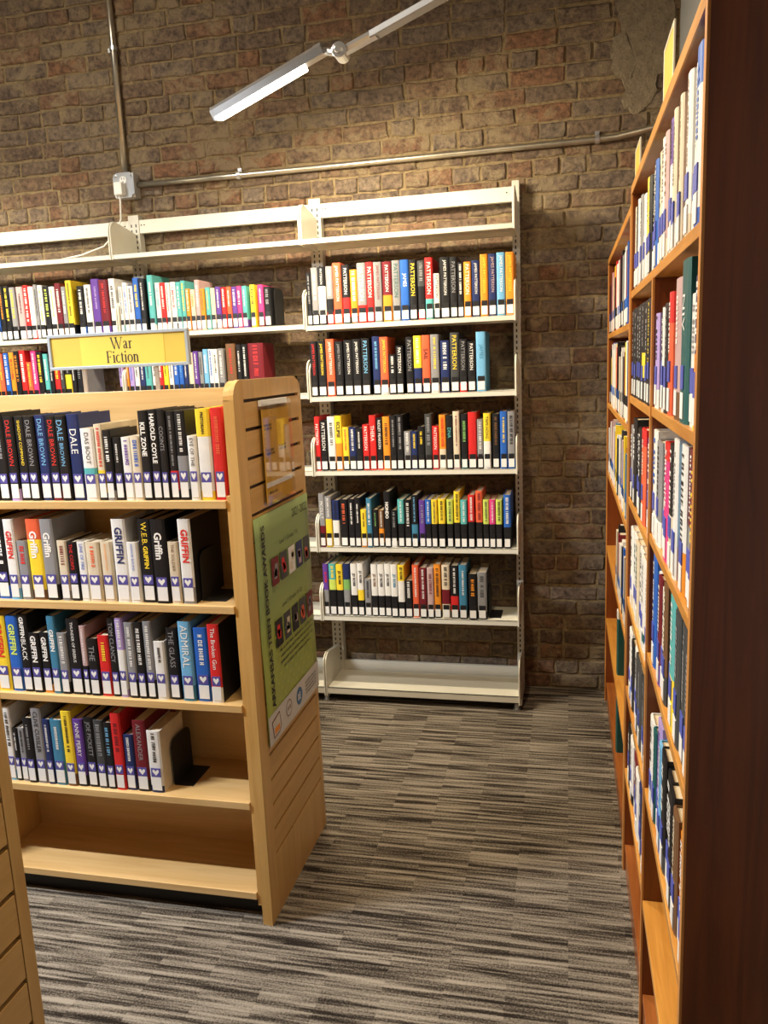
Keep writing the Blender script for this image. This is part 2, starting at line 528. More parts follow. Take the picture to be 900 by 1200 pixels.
# ------------------------------------------------------------------ conduit, box and cord
YB = YW - 0.012                 # face of the bricks
mb = MB(); mb.tube([(-2.083, YB - 0.016, 2.53), (-2.083, YB - 0.016, CEIL_Z)], 0.0145, 12)
cv = mb.build('conduit_pipe', STEEL, smooth=True)
tag(cv, 'vertical metal conduit running up the brick wall from the outlet box', 'conduit')
mb = MB(); mb.tube([(-2.02, YB - 0.016, 2.478)] + [(x, YB - 0.016, 2.474) for x in (-1.5, -0.8, 0.0, 0.12)] + [(0.2, YB - 0.022, 2.475), (0.28, YB - 0.04, 2.482), (0.36, YB - 0.06, 2.49), (0.447, YB - 0.06, 2.49)], 0.0135, 12)
ch = mb.build('conduit_pipe', STEEL, smooth=True)
tag(ch, 'long horizontal metal conduit crossing the brick wall above the steel shelving', 'conduit')
def strap(parent, x, z, vert):
    mb = MB()
    y = YB - 0.016
    if vert:
        mb.tube([(x, y, z - 0.009), (x, y, z + 0.009)], 0.0185, 12)
        mb.box(x - 0.036, YB - 0.004, z - 0.009, x - 0.012, YB + 0.004, z + 0.009)
    else:
        mb.tube([(x - 0.009, y, z), (x + 0.009, y, z)], 0.0175, 12)
        mb.box(x - 0.009, YB - 0.004, z + 0.010, x + 0.009, YB + 0.004, z + 0.036)
        mb.tube([(x, YB - 0.008, z + 0.024), (x, YB, z + 0.024)], 0.005, 8)
    me = mb.mesh('pipe_strap', CHROME)
    obj('pipe_strap', me, parent)
strap(cv, -2.083, 3.09, True); strap(ch, -1.5, 2.474, False); strap(ch, 0.12, 2.474, False)
bx0, bx1, bz0, bz1 = -2.128, -2.022, 2.418, 2.530
ob = empty('outlet_box', ((bx0 + bx1) / 2, YB, bz0))
tag(ob, 'square metal outlet box on the brick wall with a white plug in it', 'outlet box')
mb = MB(); mb.box(bx0, YB - 0.05, bz0, bx1, YB + 0.008, bz1); mb.build('box_body', BOXGREY, ob, 0.004)
mb = MB()
c = 0.018
mb.prism([(bx0 + c, bz0 - 0.002), (bx1 - c, bz0 - 0.002), (bx1 + 0.002, bz0 + c), (bx1 + 0.002, bz1 - c), (bx1 - c, bz1 + 0.002), (bx0 + c, bz1 + 0.002), (bx0 - 0.002, bz1 - c), (bx0 - 0.002, bz0 + c)], 1, YB - 0.056, YB - 0.05)
mb.build('cover_plate', CHROME, ob, 0.001)
mb = MB()
mb.prism([(-2.075 + p, 2.497 + q) for p, q in arc(0, 0, 0.018, 0, 360, 16)[:-1]], 1, YB - 0.059, YB - 0.056)
rc = mb.build('receptacle', WHITE, ob)
mb = MB()
for dx in (-0.006, 0.006): mb.box(-2.075 + dx - 0.0012, YB - 0.0596, 2.498, -2.075 + dx + 0.0012, YB - 0.0588, 2.508)
mb.prism([(-2.075 + p, 2.489 + q) for p, q in arc(0, 0, 0.0028, 0, 360, 10)[:-1]], 1, YB - 0.0596, YB - 0.0588)
obj('socket_slots', mb.mesh('socket_slots', BLACK), rc, (0, 0, 0))
mb = MB()
for sx, sz in ((bx0 + 0.012, bz1 - 0.012), (bx1 - 0.012, bz1 - 0.012), (bx0 + 0.012, bz0 + 0.012), (bx1 - 0.012, bz0 + 0.012)):
    mb.tube([(sx, YB - 0.062, sz), (sx, YB - 0.048, sz)], 0.006, 10)
mb.build('screw', CHROME, ob)
pg = empty('power_cord', (-2.085, YB - 0.056, 2.41))
tag(pg, 'white power cord with square adapter plugged into the outlet box', 'cord')
mb = MB(); mb.box(-2.106, YB - 0.098, 2.425, -2.064, YB - 0.056, 2.482); mb.build('plug', WHITE, pg, 0.004)
mb = MB(); mb.tube([(-2.088, YB - 0.075, 2.428), (-2.089, YB - 0.078, 2.38), (-2.095, YB - 0.075, 2.32), (-2.12, YB - 0.07, 2.27), (-2.20, YB - 0.075, 2.20), (-2.32, YB - 0.09, 2.165), (-2.45, YB - 0.10, 2.148), (-2.7, YB - 0.10, 2.147)], 0.0042, 8)
mb.build('cable', CORD, pg, smooth=True)

# ------------------------------------------------------------------ ivory steel shelving along the brick wall
XR, W_ = -0.2174, 0.914
YF, YU = 3.46, 3.69
SHELF_Z = dict(zA=2.1268, z1=1.7601, z2=1.448, z3=1.1129, z4=0.7568, z5=0.4249)
sb = empty('steel_bookcase', (XR - W_ / 2, 3.6, 0))
tag(sb, 'ivory steel shelving with slotted uprights standing against the brick wall', 'bookcase')
posts = [XR, XR - W_, XR - 2 * W_, XR - 3 * W_]
for i, x in enumerate(posts):
    mb = MB()
    top = 2.335
    x0, x1 = (x - 0.02, x + 0.012) if i == 0 else (x - 0.028, x + 0.028)
    mb.box(x0, YU, 0, x1, YU + 0.045, top)
    up = mb.build('upright', IVORY_D, sb, 0.002)
    mb = MB()
    z = 0.12
    while z < top - 0.05:
        for sx in ((x - 0.006,) if i == 0 else (x - 0.012, x + 0.012)):
            mb.box(sx - 0.003, YU - 0.0006, z, sx + 0.003, YU + 0.002, z + 0.014)
        if i == 0: mb.box(x1 - 0.002, YU + 0.012, z, x1 + 0.0006, YU + 0.020, z + 0.014)
        z += 0.0254
    obj('slot_row', mb.mesh('slot_row', BLACK), up, (0, 0, 0))
    # base leg reaching forward with a levelling foot
    mb = MB(); mb.box(x - 0.012, YF + 0.01, 0.022, x + 0.012, YU, 0.05)
    bl = mb.build('base_leg', IVORY_D, sb)
    mb = MB(); mb.tube([(x - 0.004 if i else x - 0.012, YF + 0.012, 0.0), (x - 0.004 if i else x - 0.012, YF + 0.012, 0.03)], 0.011, 12); mb.tube([(x - 0.004 if i else x - 0.012, YF + 0.012, 0.0), (x - 0.004 if i else x - 0.012, YF + 0.012, 0.006)], 0.017, 12)
    obj('levelling_foot', mb.mesh('levelling_foot', CHROME), bl, (0, 0, 0))
def bracket_poly(zb, ht, yb=YU, yf=YF):
    r = 0.05
    return [(yb, zb), (yf, zb)] + arc(yf + r, zb + ht - r, r, 180, 95, 5) + [(yb, zb + ht - 0.03)]
for s in range(3):
    xr, xl = posts[s] + (0.003 if s == 0 else -0.004), posts[s + 1] + 0.004
    mb = MB(); mb.box(xl, YU + 0.004, 2.250, xr, YU + 0.03, 2.312)
    bmn = mb.build('spreader_beam', IVORY, sb, 0.002)
    mb = MB()
    for hx in (xl + 0.035, xl + 0.05, xr - 0.045): mb.tube([(hx, YU + 0.0032, 2.288), (hx, YU + 0.006, 2.288)], 0.0035, 8)
    obj('bolt_hole', mb.mesh('bolt_hole', BLACK), bmn, (0, 0, 0))
    mb = MB(); mb.box(xl, YU + 0.01, 0.06, xr, YU + 0.03, 0.115); mb.build('spreader_beam', IVORY, sb, 0.002)
    for nm, z in SHELF_Z.items():
        if s and nm in ('z1',): z = 1.768
        if s and nm in ('z2',): z = 1.462
        mb = MB()
        a, b = xl + 0.004, xr - 0.004
        mb.box(a, YF, z - 0.004, b, YU - 0.004, z)                # deck
        mb.box(a, YF, z - 0.022, b, YF + 0.012, z)                # folded front lip
        mb.box(a, YU - 0.016, z - 0.022, b, YU - 0.004, z)
        sh = mb.build('shelf', IVORY, sb, 0.0015)
        for bxx in (xl + 0.001, xr - 0.001):
            mb = MB()
            ht = 0.172
            mb.prism(bracket_poly(z - 0.024, ht), 0, bxx - 0.0022, bxx + 0.0022)
            obj('bracket', mb.mesh('bracket', IVORY), sh, (0, 0, 0))
            # rolled edge round the bracket
            mb = MB(); mb.tube([(bxx, y, zz) for y, zz in bracket_poly(z - 0.024, ht)[1:]], 0.0036, 6)
            obj('bracket_edge', mb.mesh('bracket_edge', IVORY), sh, (0, 0, 0))
    mb = MB()
    a, b, z = xl + 0.004, xr - 0.002, 0.068
    mb.box(a, YF - 0.01, z - 0.004, b, YU, z); mb.box(a, YF - 0.01, z - 0.028, b, YF + 0.004, z)
    sh = mb.build('base_shelf', IVORY, sb, 0.0015)
    for bxx in (xl + 0.001, xr - 0.001):
        mb = MB(); mb.prism(bracket_poly(0.03, 0.20, YU, YF - 0.01), 0, bxx - 0.0022, bxx + 0.0022)
        obj('bracket', mb.mesh('bracket', IVORY), sh, (0, 0, 0))
        mb = MB(); mb.tube([(bxx, y, zz) for y, zz in bracket_poly(0.03, 0.20, YU, YF - 0.01)[1:]], 0.0036, 6)
        obj('bracket_edge', mb.mesh('bracket_edge', IVORY), sh, (0, 0, 0))

# ------------------------------------------------------------------ maple double-sided bookcases with slatted end panels
WX, WY0, WY1, WH = -0.83, 1.9155, 2.4457, 1.555
WZ = [1.2428, 0.9522, 0.6662, 0.3725, 0.0882]
def maple_bookcase(dy, label, full):
    y0, y1 = WY0 + dy, WY1 + dy
    ym = (y0 + y1) / 2
    root = empty('maple_bookcase', (WX - 0.9, ym, 0))
    tag(root, label, 'bookcase')
    xl = WX - 0.035 - 1.83
    for end in (0, 1):
        xo = WX if end == 0 else xl - 0.035
        s = 1 if end == 0 else -1
        bp = MB()
        xa = xo - s * 0.03
        pts = [(y0 + 0.002, 0.0), (y0 + 0.002, WH - 0.05)] + arc(y0 + 0.052, WH - 0.052, 0.05, 180, 90) + arc(y1 - 0.052, WH - 0.052, 0.05, 90, 0) + [(y1 - 0.002, 0.0)]
        bp.prism(pts, 0, min(xa, xo - s * 0.012), max(xa, xo - s * 0.012))
        ep = bp.build('end_panel', [MAPLE_Z], root, 0.001)
        i0, i1, zt, zb = y0 + 0.066, y1 - 0.025, 1.500, 0.188
        fr = MB()
        xm = xo - s * 0.013
        fr.prism([(y0, 0), (y0, WH - 0.05)] + arc(y0 + 0.05, WH - 0.05, 0.05, 180, 90) + [(i0, WH), (i0, 0)], 0, xm, xo)
        fr.prism([(i1, 0), (i1, WH)] + arc(y1 - 0.05, WH - 0.05, 0.05, 90, 0) + [(y1, 0)], 0, xm, xo)
        fr.box(min(xm, xo), i0, zt + 0.004, max(xm, xo), i1, WH)
        obj('end_frame', fr.mesh('end_frame', MAPLE_Z), ep, (0, 0, 0))
        gb = MB(); gb.box(min(xm, xo - s * 0.010), i0, 0.0, max(xm, xo - s * 0.010), i1, zt + 0.004)
        obj('groove_backing', gb.mesh('groove_backing', GROOVE), ep, (0, 0, 0))
        if end == 0 or full:
            n = 17
            pitch = (zt - zb) / n
            sm = MB(); sm.box(0, 0, 0, s * 0.009, i1 - i0 - 0.004, pitch - 0.0095)
            sm = sm.mesh('slat', MAPLE_Y)
            for k in range(n):
                obj('slat', sm, ep, (xo - s * 0.0095, i0 + 0.002, zb + k * pitch + 0.0048))
            lo = MB(); lo.box(0, 0, 0, s * 0.009, i1 - i0 - 0.004, zb - 0.004)
            obj('slat', lo.mesh('slat', MAPLE_Z), ep, (xo - s * 0.0095, i0 + 0.002, 0))
    x1 = WX - 0.031
    mb = MB(); mb.box(xl + 0.001, ym - 0.010, 0.07, x1, ym + 0.010, 1.533); mb.build('back_panel', MAPLE_X, root, 0.001)
    xmid = (xl + x1) / 2
    for a, b in ((x1 - 0.019, x1), (xmid - 0.019, xmid + 0.019), (xl, xl + 0.019)):
        for ya, yb in ((y0 + 0.022, ym - 0.010), (ym + 0.010, y1 - 0.022)):
            mb = MB(); mb.box(a, ya, 0.045, b, yb, WZ[0] + 0.012); mb.build('side_panel', MAPLE_Z, root, 0.001)
    for z in WZ:
        for xa, xb in ((xmid + 0.0195, x1 - 0.0195), (xl + 0.0195, xmid - 0.0195)):
            for ya, yb in ((y0 + 0.016, ym - 0.0105), (ym + 0.0105, y1 - 0.016)):
                if z == WZ[-1] and xa > xmid: xa, xb = xa, xb
                mb = MB(); mb.box(xa, ya, z - 0.022, xb, yb, z); mb.build('shelf', MAPLE_X, root, 0.0015)
    mb = MB(); mb.box(xl + 0.001, y0 + 0.055, 0.0, x1, y1 - 0.055, 0.064); mb.build('kick_plate', BLACK, root)
    return root
maple_bookcase(0, 'maple double-sided bookcase with a slatted end panel carrying a green poster', True)
maple_bookcase(0.97 - WY1, 'bare maple bookcase end with slats, across the carpet aisle from the poster', True)

# ------------------------------------------------------------------ the brown bookcase along the right wall
XS, XBK = 0.165, 0.44
UNITS = [
    # (y0, y1, roof, shelves)
    (1.148, 1.735, 2.0, [1.745, 1.47, 1.205, 0.94, 0.62, 0.337, 0.089]),
    (1.757, 2.342, 2.0, [1.745, 1.465, 1.18, 0.885, 0.61, 0.345, 0.089]),
    (2.386, 3.625, 1.955, [1.665, 1.375, 1.08, 0.74, 0.40, 0.089]),
]
def brown_case(label, idx, y0, y1, ht):
    root = empty('brown_bookcase', ((XS + XBK) / 2, (y0 + y1) / 2, 0))
    tag(root, label, 'bookcase')
    panels = [(y0, UNITS[idx[0]][0])] + [(UNITS[p][1], UNITS[q][0]) for p, q in zip(idx, idx[1:])] + [(UNITS[idx[-1]][1], y1)]
    for pi, (a, b) in enumerate(panels):
        ht_ = ht
        if 0 < pi < len(panels) - 1: ht = UNITS[idx[0]][3][0] - 0.019
        mb = MB(); mb.box(XS + 0.004, a, 0, XBK, b, ht)
        pn = mb.build('side_panel', STAIN_Z, root)
        mb = MB(); mb.box(XS, a + 0.001, 0, XS + 0.004, b - 0.001, ht)
        obj('edge_strip', mb.mesh('edge_strip', OAKEDGE_Z), pn, (0, 0, 0))
        ht = ht_
    mb = MB(); mb.box(XBK - 0.008, y0 + 0.002, 0.0, XBK - 0.001, y1 - 0.002, ht - 0.002); mb.build('back_panel', STAIN_Z, root)
    for i in idx:
        a, b, rf, zs = UNITS[i]
        if i != idx[-1]: b = UNITS[idx[1]][0]
        mb = MB(); mb.box(XS + 0.003, a, rf - 0.004, XBK - 0.008, b, rf + 0.018)
        tp = mb.build('top_board', STAIN_Y, root)
        mb = MB(); mb.box(XS, a, rf - 0.004, XS + 0.003, b, rf + 0.018); obj('edge_strip', mb.mesh('edge_strip', OAK_Y), tp, (0, 0, 0))
        for j, z in enumerate(zs):
            base = j == len(zs) - 1
            mt = STAIN_Y if base else OAK_Y
            x0 = XS + (0.002 if not base else 0.006)
            b2 = UNITS[idx[1]][0] if (i != idx[-1] and j == 0) else UNITS[i][1]
            mb = MB(); mb.box(x0, a + 0.0005, z - 0.019, XBK - 0.008, b2 - 0.0005, z)
            mb.build('shelf', mt, root, 0.001)
        mb = MB(); mb.box(XS + 0.008, a, 0.0, XS + 0.026, UNITS[i][1], zs[-1] - 0.019); mb.build('kick_board', STAIN_Y, root)
    return root
brown_case('tall brown stained bookcase with a broad dark end panel beside the aisle', (0, 1), 1.128, 2.364, 2.018)
brown_case('slightly lower brown bookcase standing between the taller brown one and brick wall', (2,), 2.366, 3.645, 1.973)

# ------------------------------------------------------------------ books
ORD = ['zeroth', 'first', 'second', 'third', 'fourth', 'fifth', 'sixth', 'seventh', 'eighth', 'ninth', 'tenth', 'eleventh', 'twelfth', 'thirteenth',
       'fourteenth', 'fifteenth', 'sixteenth', 'seventeenth', 'eighteenth', 'nineteenth', 'twentieth']
def ordinal(n):
    if n <= 20: return ORD[n]
    t = {2: 'twenty', 3: 'thirty', 4: 'forty'}[n // 10]
    return t + '-' + ORD[n % 10] if n % 10 else t[:-1] + 'ieth'
BAND = {}
def bands(code):
    code = code.split('@')[0]
    out = []
    i = 0
    while i < len(code):
        ch = code[i]; i += 1
        num = ''
        while i < len(code) and code[i].isdigit():
            num += code[i]; i += 1
        out.append((ch, float(num) if num else 1.0))
    t = sum(b for _, b in out)
    return [(c_, b / t) for c_, b in out]          # from the top down
def book_mesh(w_, d, h, code):
    bs = bands(code)
    b = min(0.004, 0.18 * w_)
    t = min(0.0022, w_ * 0.12)
    outer = [(-w_ / 2, d), (-w_ / 2, b), (-0.36 * w_, 0.25 * b), (-0.15 * w_, 0), (0.15 * w_, 0), (0.36 * w_, 0.25 * b), (w_ / 2, b), (w_ / 2, d)]
    inner = [(w_ / 2 - t, d), (w_ / 2 - t, b + t), (-w_ / 2 + t, b + t), (-w_ / 2 + t, d)]
    zs = [h]
    for _, q in bs: zs.append(zs[-1] - q * h)
    zs[-1] = 0.0
    no = len(outer)
    vs, fs, mi = [], [], []
    for z in zs: vs += [(x, y, z) for x, y in outer]
    for k in range(len(bs)):
        for i in range(no - 1):
            fs.append((k * no + i, (k + 1) * no + i, (k + 1) * no + i + 1, k * no + i + 1)); mi.append(len(bs) if ('@' in code and i in (0, no - 2)) else k)
    base = len(vs)
    vs += [(x, y, h) for x, y in inner] + [(x, y, 0.0) for x, y in inner]
    for i in range(3): fs.append((base + i, base + 4 + i, base + 5 + i, base + i + 1)); mi.append(0)
    top = list(range(no)) + [base + i for i in range(4)]
    bot = [(len(bs)) * no + i for i in range(no)] + [base + 4 + i for i in range(4)]
    fs.append(tuple(top)); mi.append(0)
    fs.append(tuple(reversed(bot))); mi.append(len(bs) - 1)
    n2 = len(bs) * no
    fs.append((0, base + 3, base + 7) + tuple(k * no for k in range(len(bs), 0, -1))); mi.append(0)
    fs.append((no - 1,) + tuple(k * no + no - 1 for k in range(1, len(bs) + 1)) + (base + 4, base)); mi.append(0)
    me = bpy.data.meshes.new('book')
    me.from_pydata(vs, [], fs)
    for c_, _ in bs: me.materials.append(cov(c_))
    if '@' in code: me.materials.append(cov(code.split('@')[1]))
    me.polygons.foreach_set('material_index', mi)
    return me
def unit_slab(name, mt):
    mb = MB(); mb.box(-0.5, -0.5, 0, 0.5, 0.5, 1)
    return mb.mesh(name, mt)
PG = unit_slab('pages', PAGES)
SL_W = unit_slab('spine_label', WHITE)
SL_K = unit_slab('genre_sticker', KSTICK)
SL_B = unit_slab('genre_sticker', BLUE_S)
mb = MB(); mb.box(-0.5, -0.5, 0, 0.5, 0.5, 1)
hz = [(0, 0.15), (0.32, 0.55), (0.34, 0.78), (0.2, 0.86), (0.06, 0.74), (0, 0.62), (-0.06, 0.74), (-0.2, 0.86), (-0.34, 0.78), (-0.32, 0.55)]
mb.add([(x, -0.62, z) for x, z in hz], [tuple(range(len(hz)))], 1)
SL_H = mb.mesh('genre_sticker', [HEART_P, WHITE])
NBOOK = 0
def make_book(loc, w_, h, d, code, title, tcol, style, label, group, rotz=0.0, lean=0.0, rngb=random):
    """spine towards -Y before rotation; loc = middle of the spine's foot"""
    o = obj('book', book_mesh(w_, d, h, code), None, loc)
    o.rotation_euler = (0, lean, rotz)
    tag(o, label, 'book', group)
    t = min(0.0022, w_ * 0.12)
    b = min(0.004, 0.18 * w_)
    p = obj('pages', PG, o, (0, (d - 0.004 + b + t) / 2, 0.003))
    p.scale = (w_ - 2 * t - 0.0003, d - 0.004 - b - t, h - 0.007)
    zl = 0.0
    if style:
        lw = min(w_ * (0.78 if style != 'heart' else 0.72), 0.030)
        if style == 'plain_w':
            q = obj('spine_label', SL_W, o, (0, -0.0004, 0.012)); q.scale = (lw, 0.0016, 0.045); zl = 0.06
        else:
            zb = 0.007 if style != 'heart' else 0.008
            hh = 0.036 if style == 'black' else 0.040
            q = obj('spine_label', SL_W, o, (0, -0.0004, zb)); q.scale = (lw, 0.0016, hh)
            st = {'black': SL_K, 'heart': SL_H, 'blue': SL_B}[style]
            q = obj('genre_sticker', st, o, (0, -0.0004, zb + hh)); q.scale = (lw, 0.0017, {'black': 0.022, 'heart': 0.027, 'blue': 0.036}[style]); zl = zb + hh + 0.032
            if style == 'heart': q.location.z += rngb.uniform(-0.002, 0.005)
            if style == 'blue': q.location.z += rngb.uniform(-0.004, 0.012)
    if title != '-' and tcol:
        tm = MB()
        L = (h - zl) * (0.86 if title else rngb.uniform(0.55, 0.85))
        zc = zl + (h - zl) * 0.53
        hh = min(w_ * (0.58 if title else 0.45), 0.026)
        fb_ = bands(code)
        if len(fb_) > 1 and 0.3 <= fb_[0][1] <= 0.75:
            L = fb_[0][1] * h * 0.84
            zc = h - fb_[0][1] * h * 0.5
            if zc - L / 2 < zl: zc = zl + (h - zl) / 2; L = (h - zl) * 0.84
        if title:
            parts = title.split('/')
            n = len(parts)
            for k, part in enumerate(parts):
                Lk = L * 0.94 / n
                zk = zc + L / 2 - L * (k + 0.5) / n
                text_into(tm, part, (0, -0.0009, zk), (0, 0, -1), (1, 0, 0), hh * 0.92, Lk)
        else:
            fake_text(tm, (0, -0.0009, zc), (0, 0, -1), (1, 0, 0), L, hh * rngb.uniform(0.5, 0.95), rngb)
        me = bpy.data.meshes.new('spine_lettering')
        me.from_pydata(tm.v, [], tm.f)
        me.materials.append(inkmat(tcol))
        obj('spine_lettering', me, o, (0, 0, 0))
    return o
def describe(code, tcol, title):
    cs = []
    for c_, _ in bands(code):
        if WORD[c_] not in cs: cs.append(WORD[c_])
    return ' and '.join(cs[:2]), (WORD[tcol] if tcol and title != '-' else None)
def book_label(code, tcol, title, where):
    col, let = describe(code, tcol, title)
    s = col + ' book' + (' with %s lettering, ' % let if let else ', ') + where
    if len(s.split()) > 16: s = col + ' book, ' + where
    return s
def parse(tbl):
    out = []
    for ln in tbl.strip().split('\n'):
        for it in ln.split(';'):
            it = it.strip()
            if not it: continue
            p = [q.strip() for q in it.split(',')]
            p += [''] * (6 - len(p))
            out.append((float(p[0]), float(p[1]), float(p[2]), p[3], p[4], p[5]))
    return out
# every book: foot left, foot right, top of the spine (in the zoomed picture), colours from the top down, lettering, its colour
ROWS = []
W1 = '''
-28,4,92,k,DALE BROWN,w; 4,40,72,k,,s; 42,76,85,k6v,DALE BROWN,r; 77,112,85,k,SHADOW COMMAND,y; 113,147,84,k,DALE BROWN,s; 148,186,80,n,DALE BROWN,l;
188,222,84,k7m,DALE BROWN,r; 223,258,82,k,DALE/BROWN,l; 260,303,76,n,DALE,w; 306,350,126,w6t1w4,DAS BOOT,a; 351,381,112,c6y3k,,r; 382,411,132,k6s,,w;
412,441,158,k,,w; 442,476,158,w,,u; 477,510,158,c,,b; 511,543,64,k,KILL ZONE,w; 544,576,60,k,HAROLD COYLE,w; 577,602,60,k,COONTS,s; 603,634,66,k6r2k,,s;
635,671,64,k4s3k,,w; 675,706,152,w,EYE OF THE,a; 708,756,58,y3w6y,PRETORIAN,k; 760,806,54,r,,q'''
W2 = '''
-40,-6,60,k,,s; -4,40,56,k5b,,w; 43,78,56,w6l,GRIFFIN,r; 80,116,132,s,,r; 118,166,56,q2y5e,Griffin,w; 168,212,56,s4k,Griffin,w; 219,252,132,c5s,,m; 253,286,136,k,THE CORPS,r;
287,319,136,w,LINE OF FIRE,b; 321,366,136,c,,q; 368,408,136,c,IN DANGER'S PATH,o; 415,463,56,w,GRIFFIN/,n; 464,501,136,w,HONOR BOUND,b; 505,551,56,k,W.E.B./GRIFFIN,y; 553,603,56,k,Griffin/,w;
605,641,136,c,THE SOLDIER,e; 645,690,56,w8s2@k,GRIFFIN/,r'''
W3 = '''
-48,-4,66,r,,y; -2,44,66,y,GRIFFIN,r; 46,86,66,b,GRIFFIN,h; 87,121,60,k,GRIFFIN/BLACK,w; 122,157,126,k,GRIFFIN,w; 158,190,126,k6o,GRIFFIN,w; 191,220,66,j,GRIFFIN,w; 221,252,126,s4k,,w;
256,299,76,k,THUNDER OF EREBUS,w; 301,321,102,x4k3,,w; 323,358,146,k,THE,s; 360,398,136,r,,y; 399,426,72,k,TOM CLANCY,s; 427,454,72,v4w5v,,w; 459,491,90,s3k,,w; 493,522,88,k,,w; 524,554,86,s3k,,w;
556,593,156,w,,k; 600,637,110,k,THE GLASS,s; 646,690,86,l4j,ADMIRAL,w; 695,745,110,b,,w; 748,788,96,r8w2@k,The Broken Gun,w'''
W4 = '''
2,34,60,j,,w; 36,60,56,w6l,,k; 61,79,132,k,,w; 80,104,132,s,,k; 105,135,94,k,,s; 136,171,60,s,CLIVE CUSSLER,k; 173,199,100,n,,w; 200,239,102,j,,w; 241,276,70,y5e,,k; 277,311,100,u5k,ANNE PERRY,w;
313,348,96,k,JOE PICKETT,s; 350,382,104,a,,s; 383,411,112,k,,l; 412,446,78,r,,m; 447,482,156,n,,w; 485,529,106,m5k,ALEXANDER,s; 532,578,142,w8n@c,,k'''
A1 = '''
60,86,128,k,,s; 87,111,108,s4k,,w; 113,140,105,k2w3k,PATTERSON,w; 142,167,103,s5k2r2,PATTERSON,w; 168,199,90,q,JAMES PATTERSON,w; 201,229,97,k5r3k,PATTERSON,w; 231,257,115,o6e,,w; 259,291,90,s7r3,PATTERSON,w;
293,319,87,r,PATTERSON,w; 321,350,87,s,JAMES PATTERSON,m; 353,387,85,m5o4,PATTERSON,w; 389,418,80,s,PATTERSON,d; 420,451,78,b,JAMES,w; 453,481,78,k,PATTERSON,y; 484,511,82,a3k3r,,s; 513,541,70,r6t3,PATTERSON,w;
544,566,130,w4k,PATTERSON,k; 568,603,68,k,JAMES PATTERSON,w; 605,632,67,k,PATTERSON,s; 633,655,88,k,,w; 657,684,86,o,PATTERSON,w; 686,716,80,n,JAMES PATTERSON,w; 718,747,57,o,JAMES PATTERSON,y; 749,778,55,n,JAMES PATTERSON,x; 780,811,50,l,JAMES PATTERSON,w; 813,846,48,o,JAMES PATTERSON,y'''
A2 = '''
82,108,97,k,JAMES PATTERSON,r; 110,140,95,k,JAMES PATTERSON,y; 143,173,88,q,JAMES PATTERSON,w; 175,204,97,k,JAMES PATTERSON,s; 208,240,92,k,JAMES PATTERSON,w; 242,272,88,k,JAMES PATTERSON,w; 274,305,85,k,PATTERSON,l; 316,343,78,n6k,,l;
344,374,80,q7w,JAMES PATTERSON,y; 376,402,146,k,,w; 403,429,113,k,PATTERSON,w; 440,467,80,k,PATTERSON,s; 470,499,75,y5n4,,w; 501,531,73,q6k,SAIL,k; 533,564,70,s6w,,y; 569,602,93,n,,w; 606,638,63,a6k,PATTERSON,y; 640,668,88,k5r,PATTERSON,s; 671,700,97,k,PATTERSON,w; 703,738,60,l@j,JAMES,j'''
A3 = '''
92,118,75,r,PATTERSON,w; 120,145,90,k,PATTERSON,w; 148,175,75,w6k,,a; 177,201,72,y4o4,ECLIPSE,k; 202,225,115,y6k,,q; 227,252,115,n5k,,w; 253,277,118,k,,w; 279,302,105,r,PATTERSON,w; 304,328,70,r,THERA,w; 330,352,80,k6r,RIDLEY PEARSON,w; 354,380,75,o,,k;
382,404,70,k,,s; 406,430,68,k,,s; 433,457,130,s3k,,w; 459,482,130,n,,y; 484,509,112,k,,y; 512,537,65,a4k,,s; 539,562,110,r,PATTERSON,w; 565,590,68,o5c3,,r; 592,615,70,k,DNA,t; 617,641,55,c6x,,m; 646,670,65,k4d,,g; 673,704,58,r5k,,r; 707,729,85,s3k,,w; 731,757,62,y5w5,TAMI HOAG,k; 764,789,65,k,,e; 793,819,55,b,,y; 821,848,55,s5b,,k'''
A4 = '''
113,137,60,s6m4,PICOULT,w; 139,162,70,s4y5,,w; 165,189,85,n3w4,,k; 193,220,82,k,,q; 225,247,80,k,,w; 249,270,75,k,,w; 271,292,120,y6o,,k; 293,312,78,j,,w; 314,335,120,k,,g; 337,356,122,e4o3k,,w; 359,382,52,k,HONDO,w; 384,405,122,k5w,,s; 409,432,83,t5k5,,w; 435,458,83,k,,w; 461,484,65,k5j3k,,l; 489,511,85,u6k,,s;
513,534,83,b5k5,,w; 536,557,83,y5k5,,a; 562,587,80,y5k5,,k; 593,616,83,h5k5,,a; 621,643,52,y6k5,,k; 645,669,83,t5k5,,w; 673,697,65,r5k5,,w; 702,727,50,q6k5,,m; 729,751,83,h5k5,,a; 753,775,83,p5k5,,w; 777,800,83,h5k5,,k; 806,832,65,b6k4,,w'''
A5 = '''
127,150,68,u5s5,JD ROBB,r; 153,178,68,t3h2k5,JD ROBB,y; 180,204,70,y5k5,JD ROBB,k; 206,229,68,n3g2s5,JD ROBB,n; 234,257,68,w6k4,JD ROBB,k; 259,281,66,w5y2k3,JD ROBB,k; 285,308,125,s,,k; 310,333,70,w6k4,JD ROBB,e; 335,359,70,w6k4,JD ROBB,k; 361,383,68,w6k4,JD ROBB,k; 385,409,70,w6k4,JD ROBB,j; 411,435,72,y3w4k3,JD ROBB,k; 437,463,130,k,,w; 464,488,72,q6q3,,w; 491,517,82,m6k,,w; 520,544,82,x6k,,m; 545,570,70,o6k,,k; 575,604,72,c5m3c3,,k; 607,636,75,k4r2k,,w; 639,668,72,j6k,,w; 675,705,105,k,,o; 707,742,100,s5k@a,,a'''
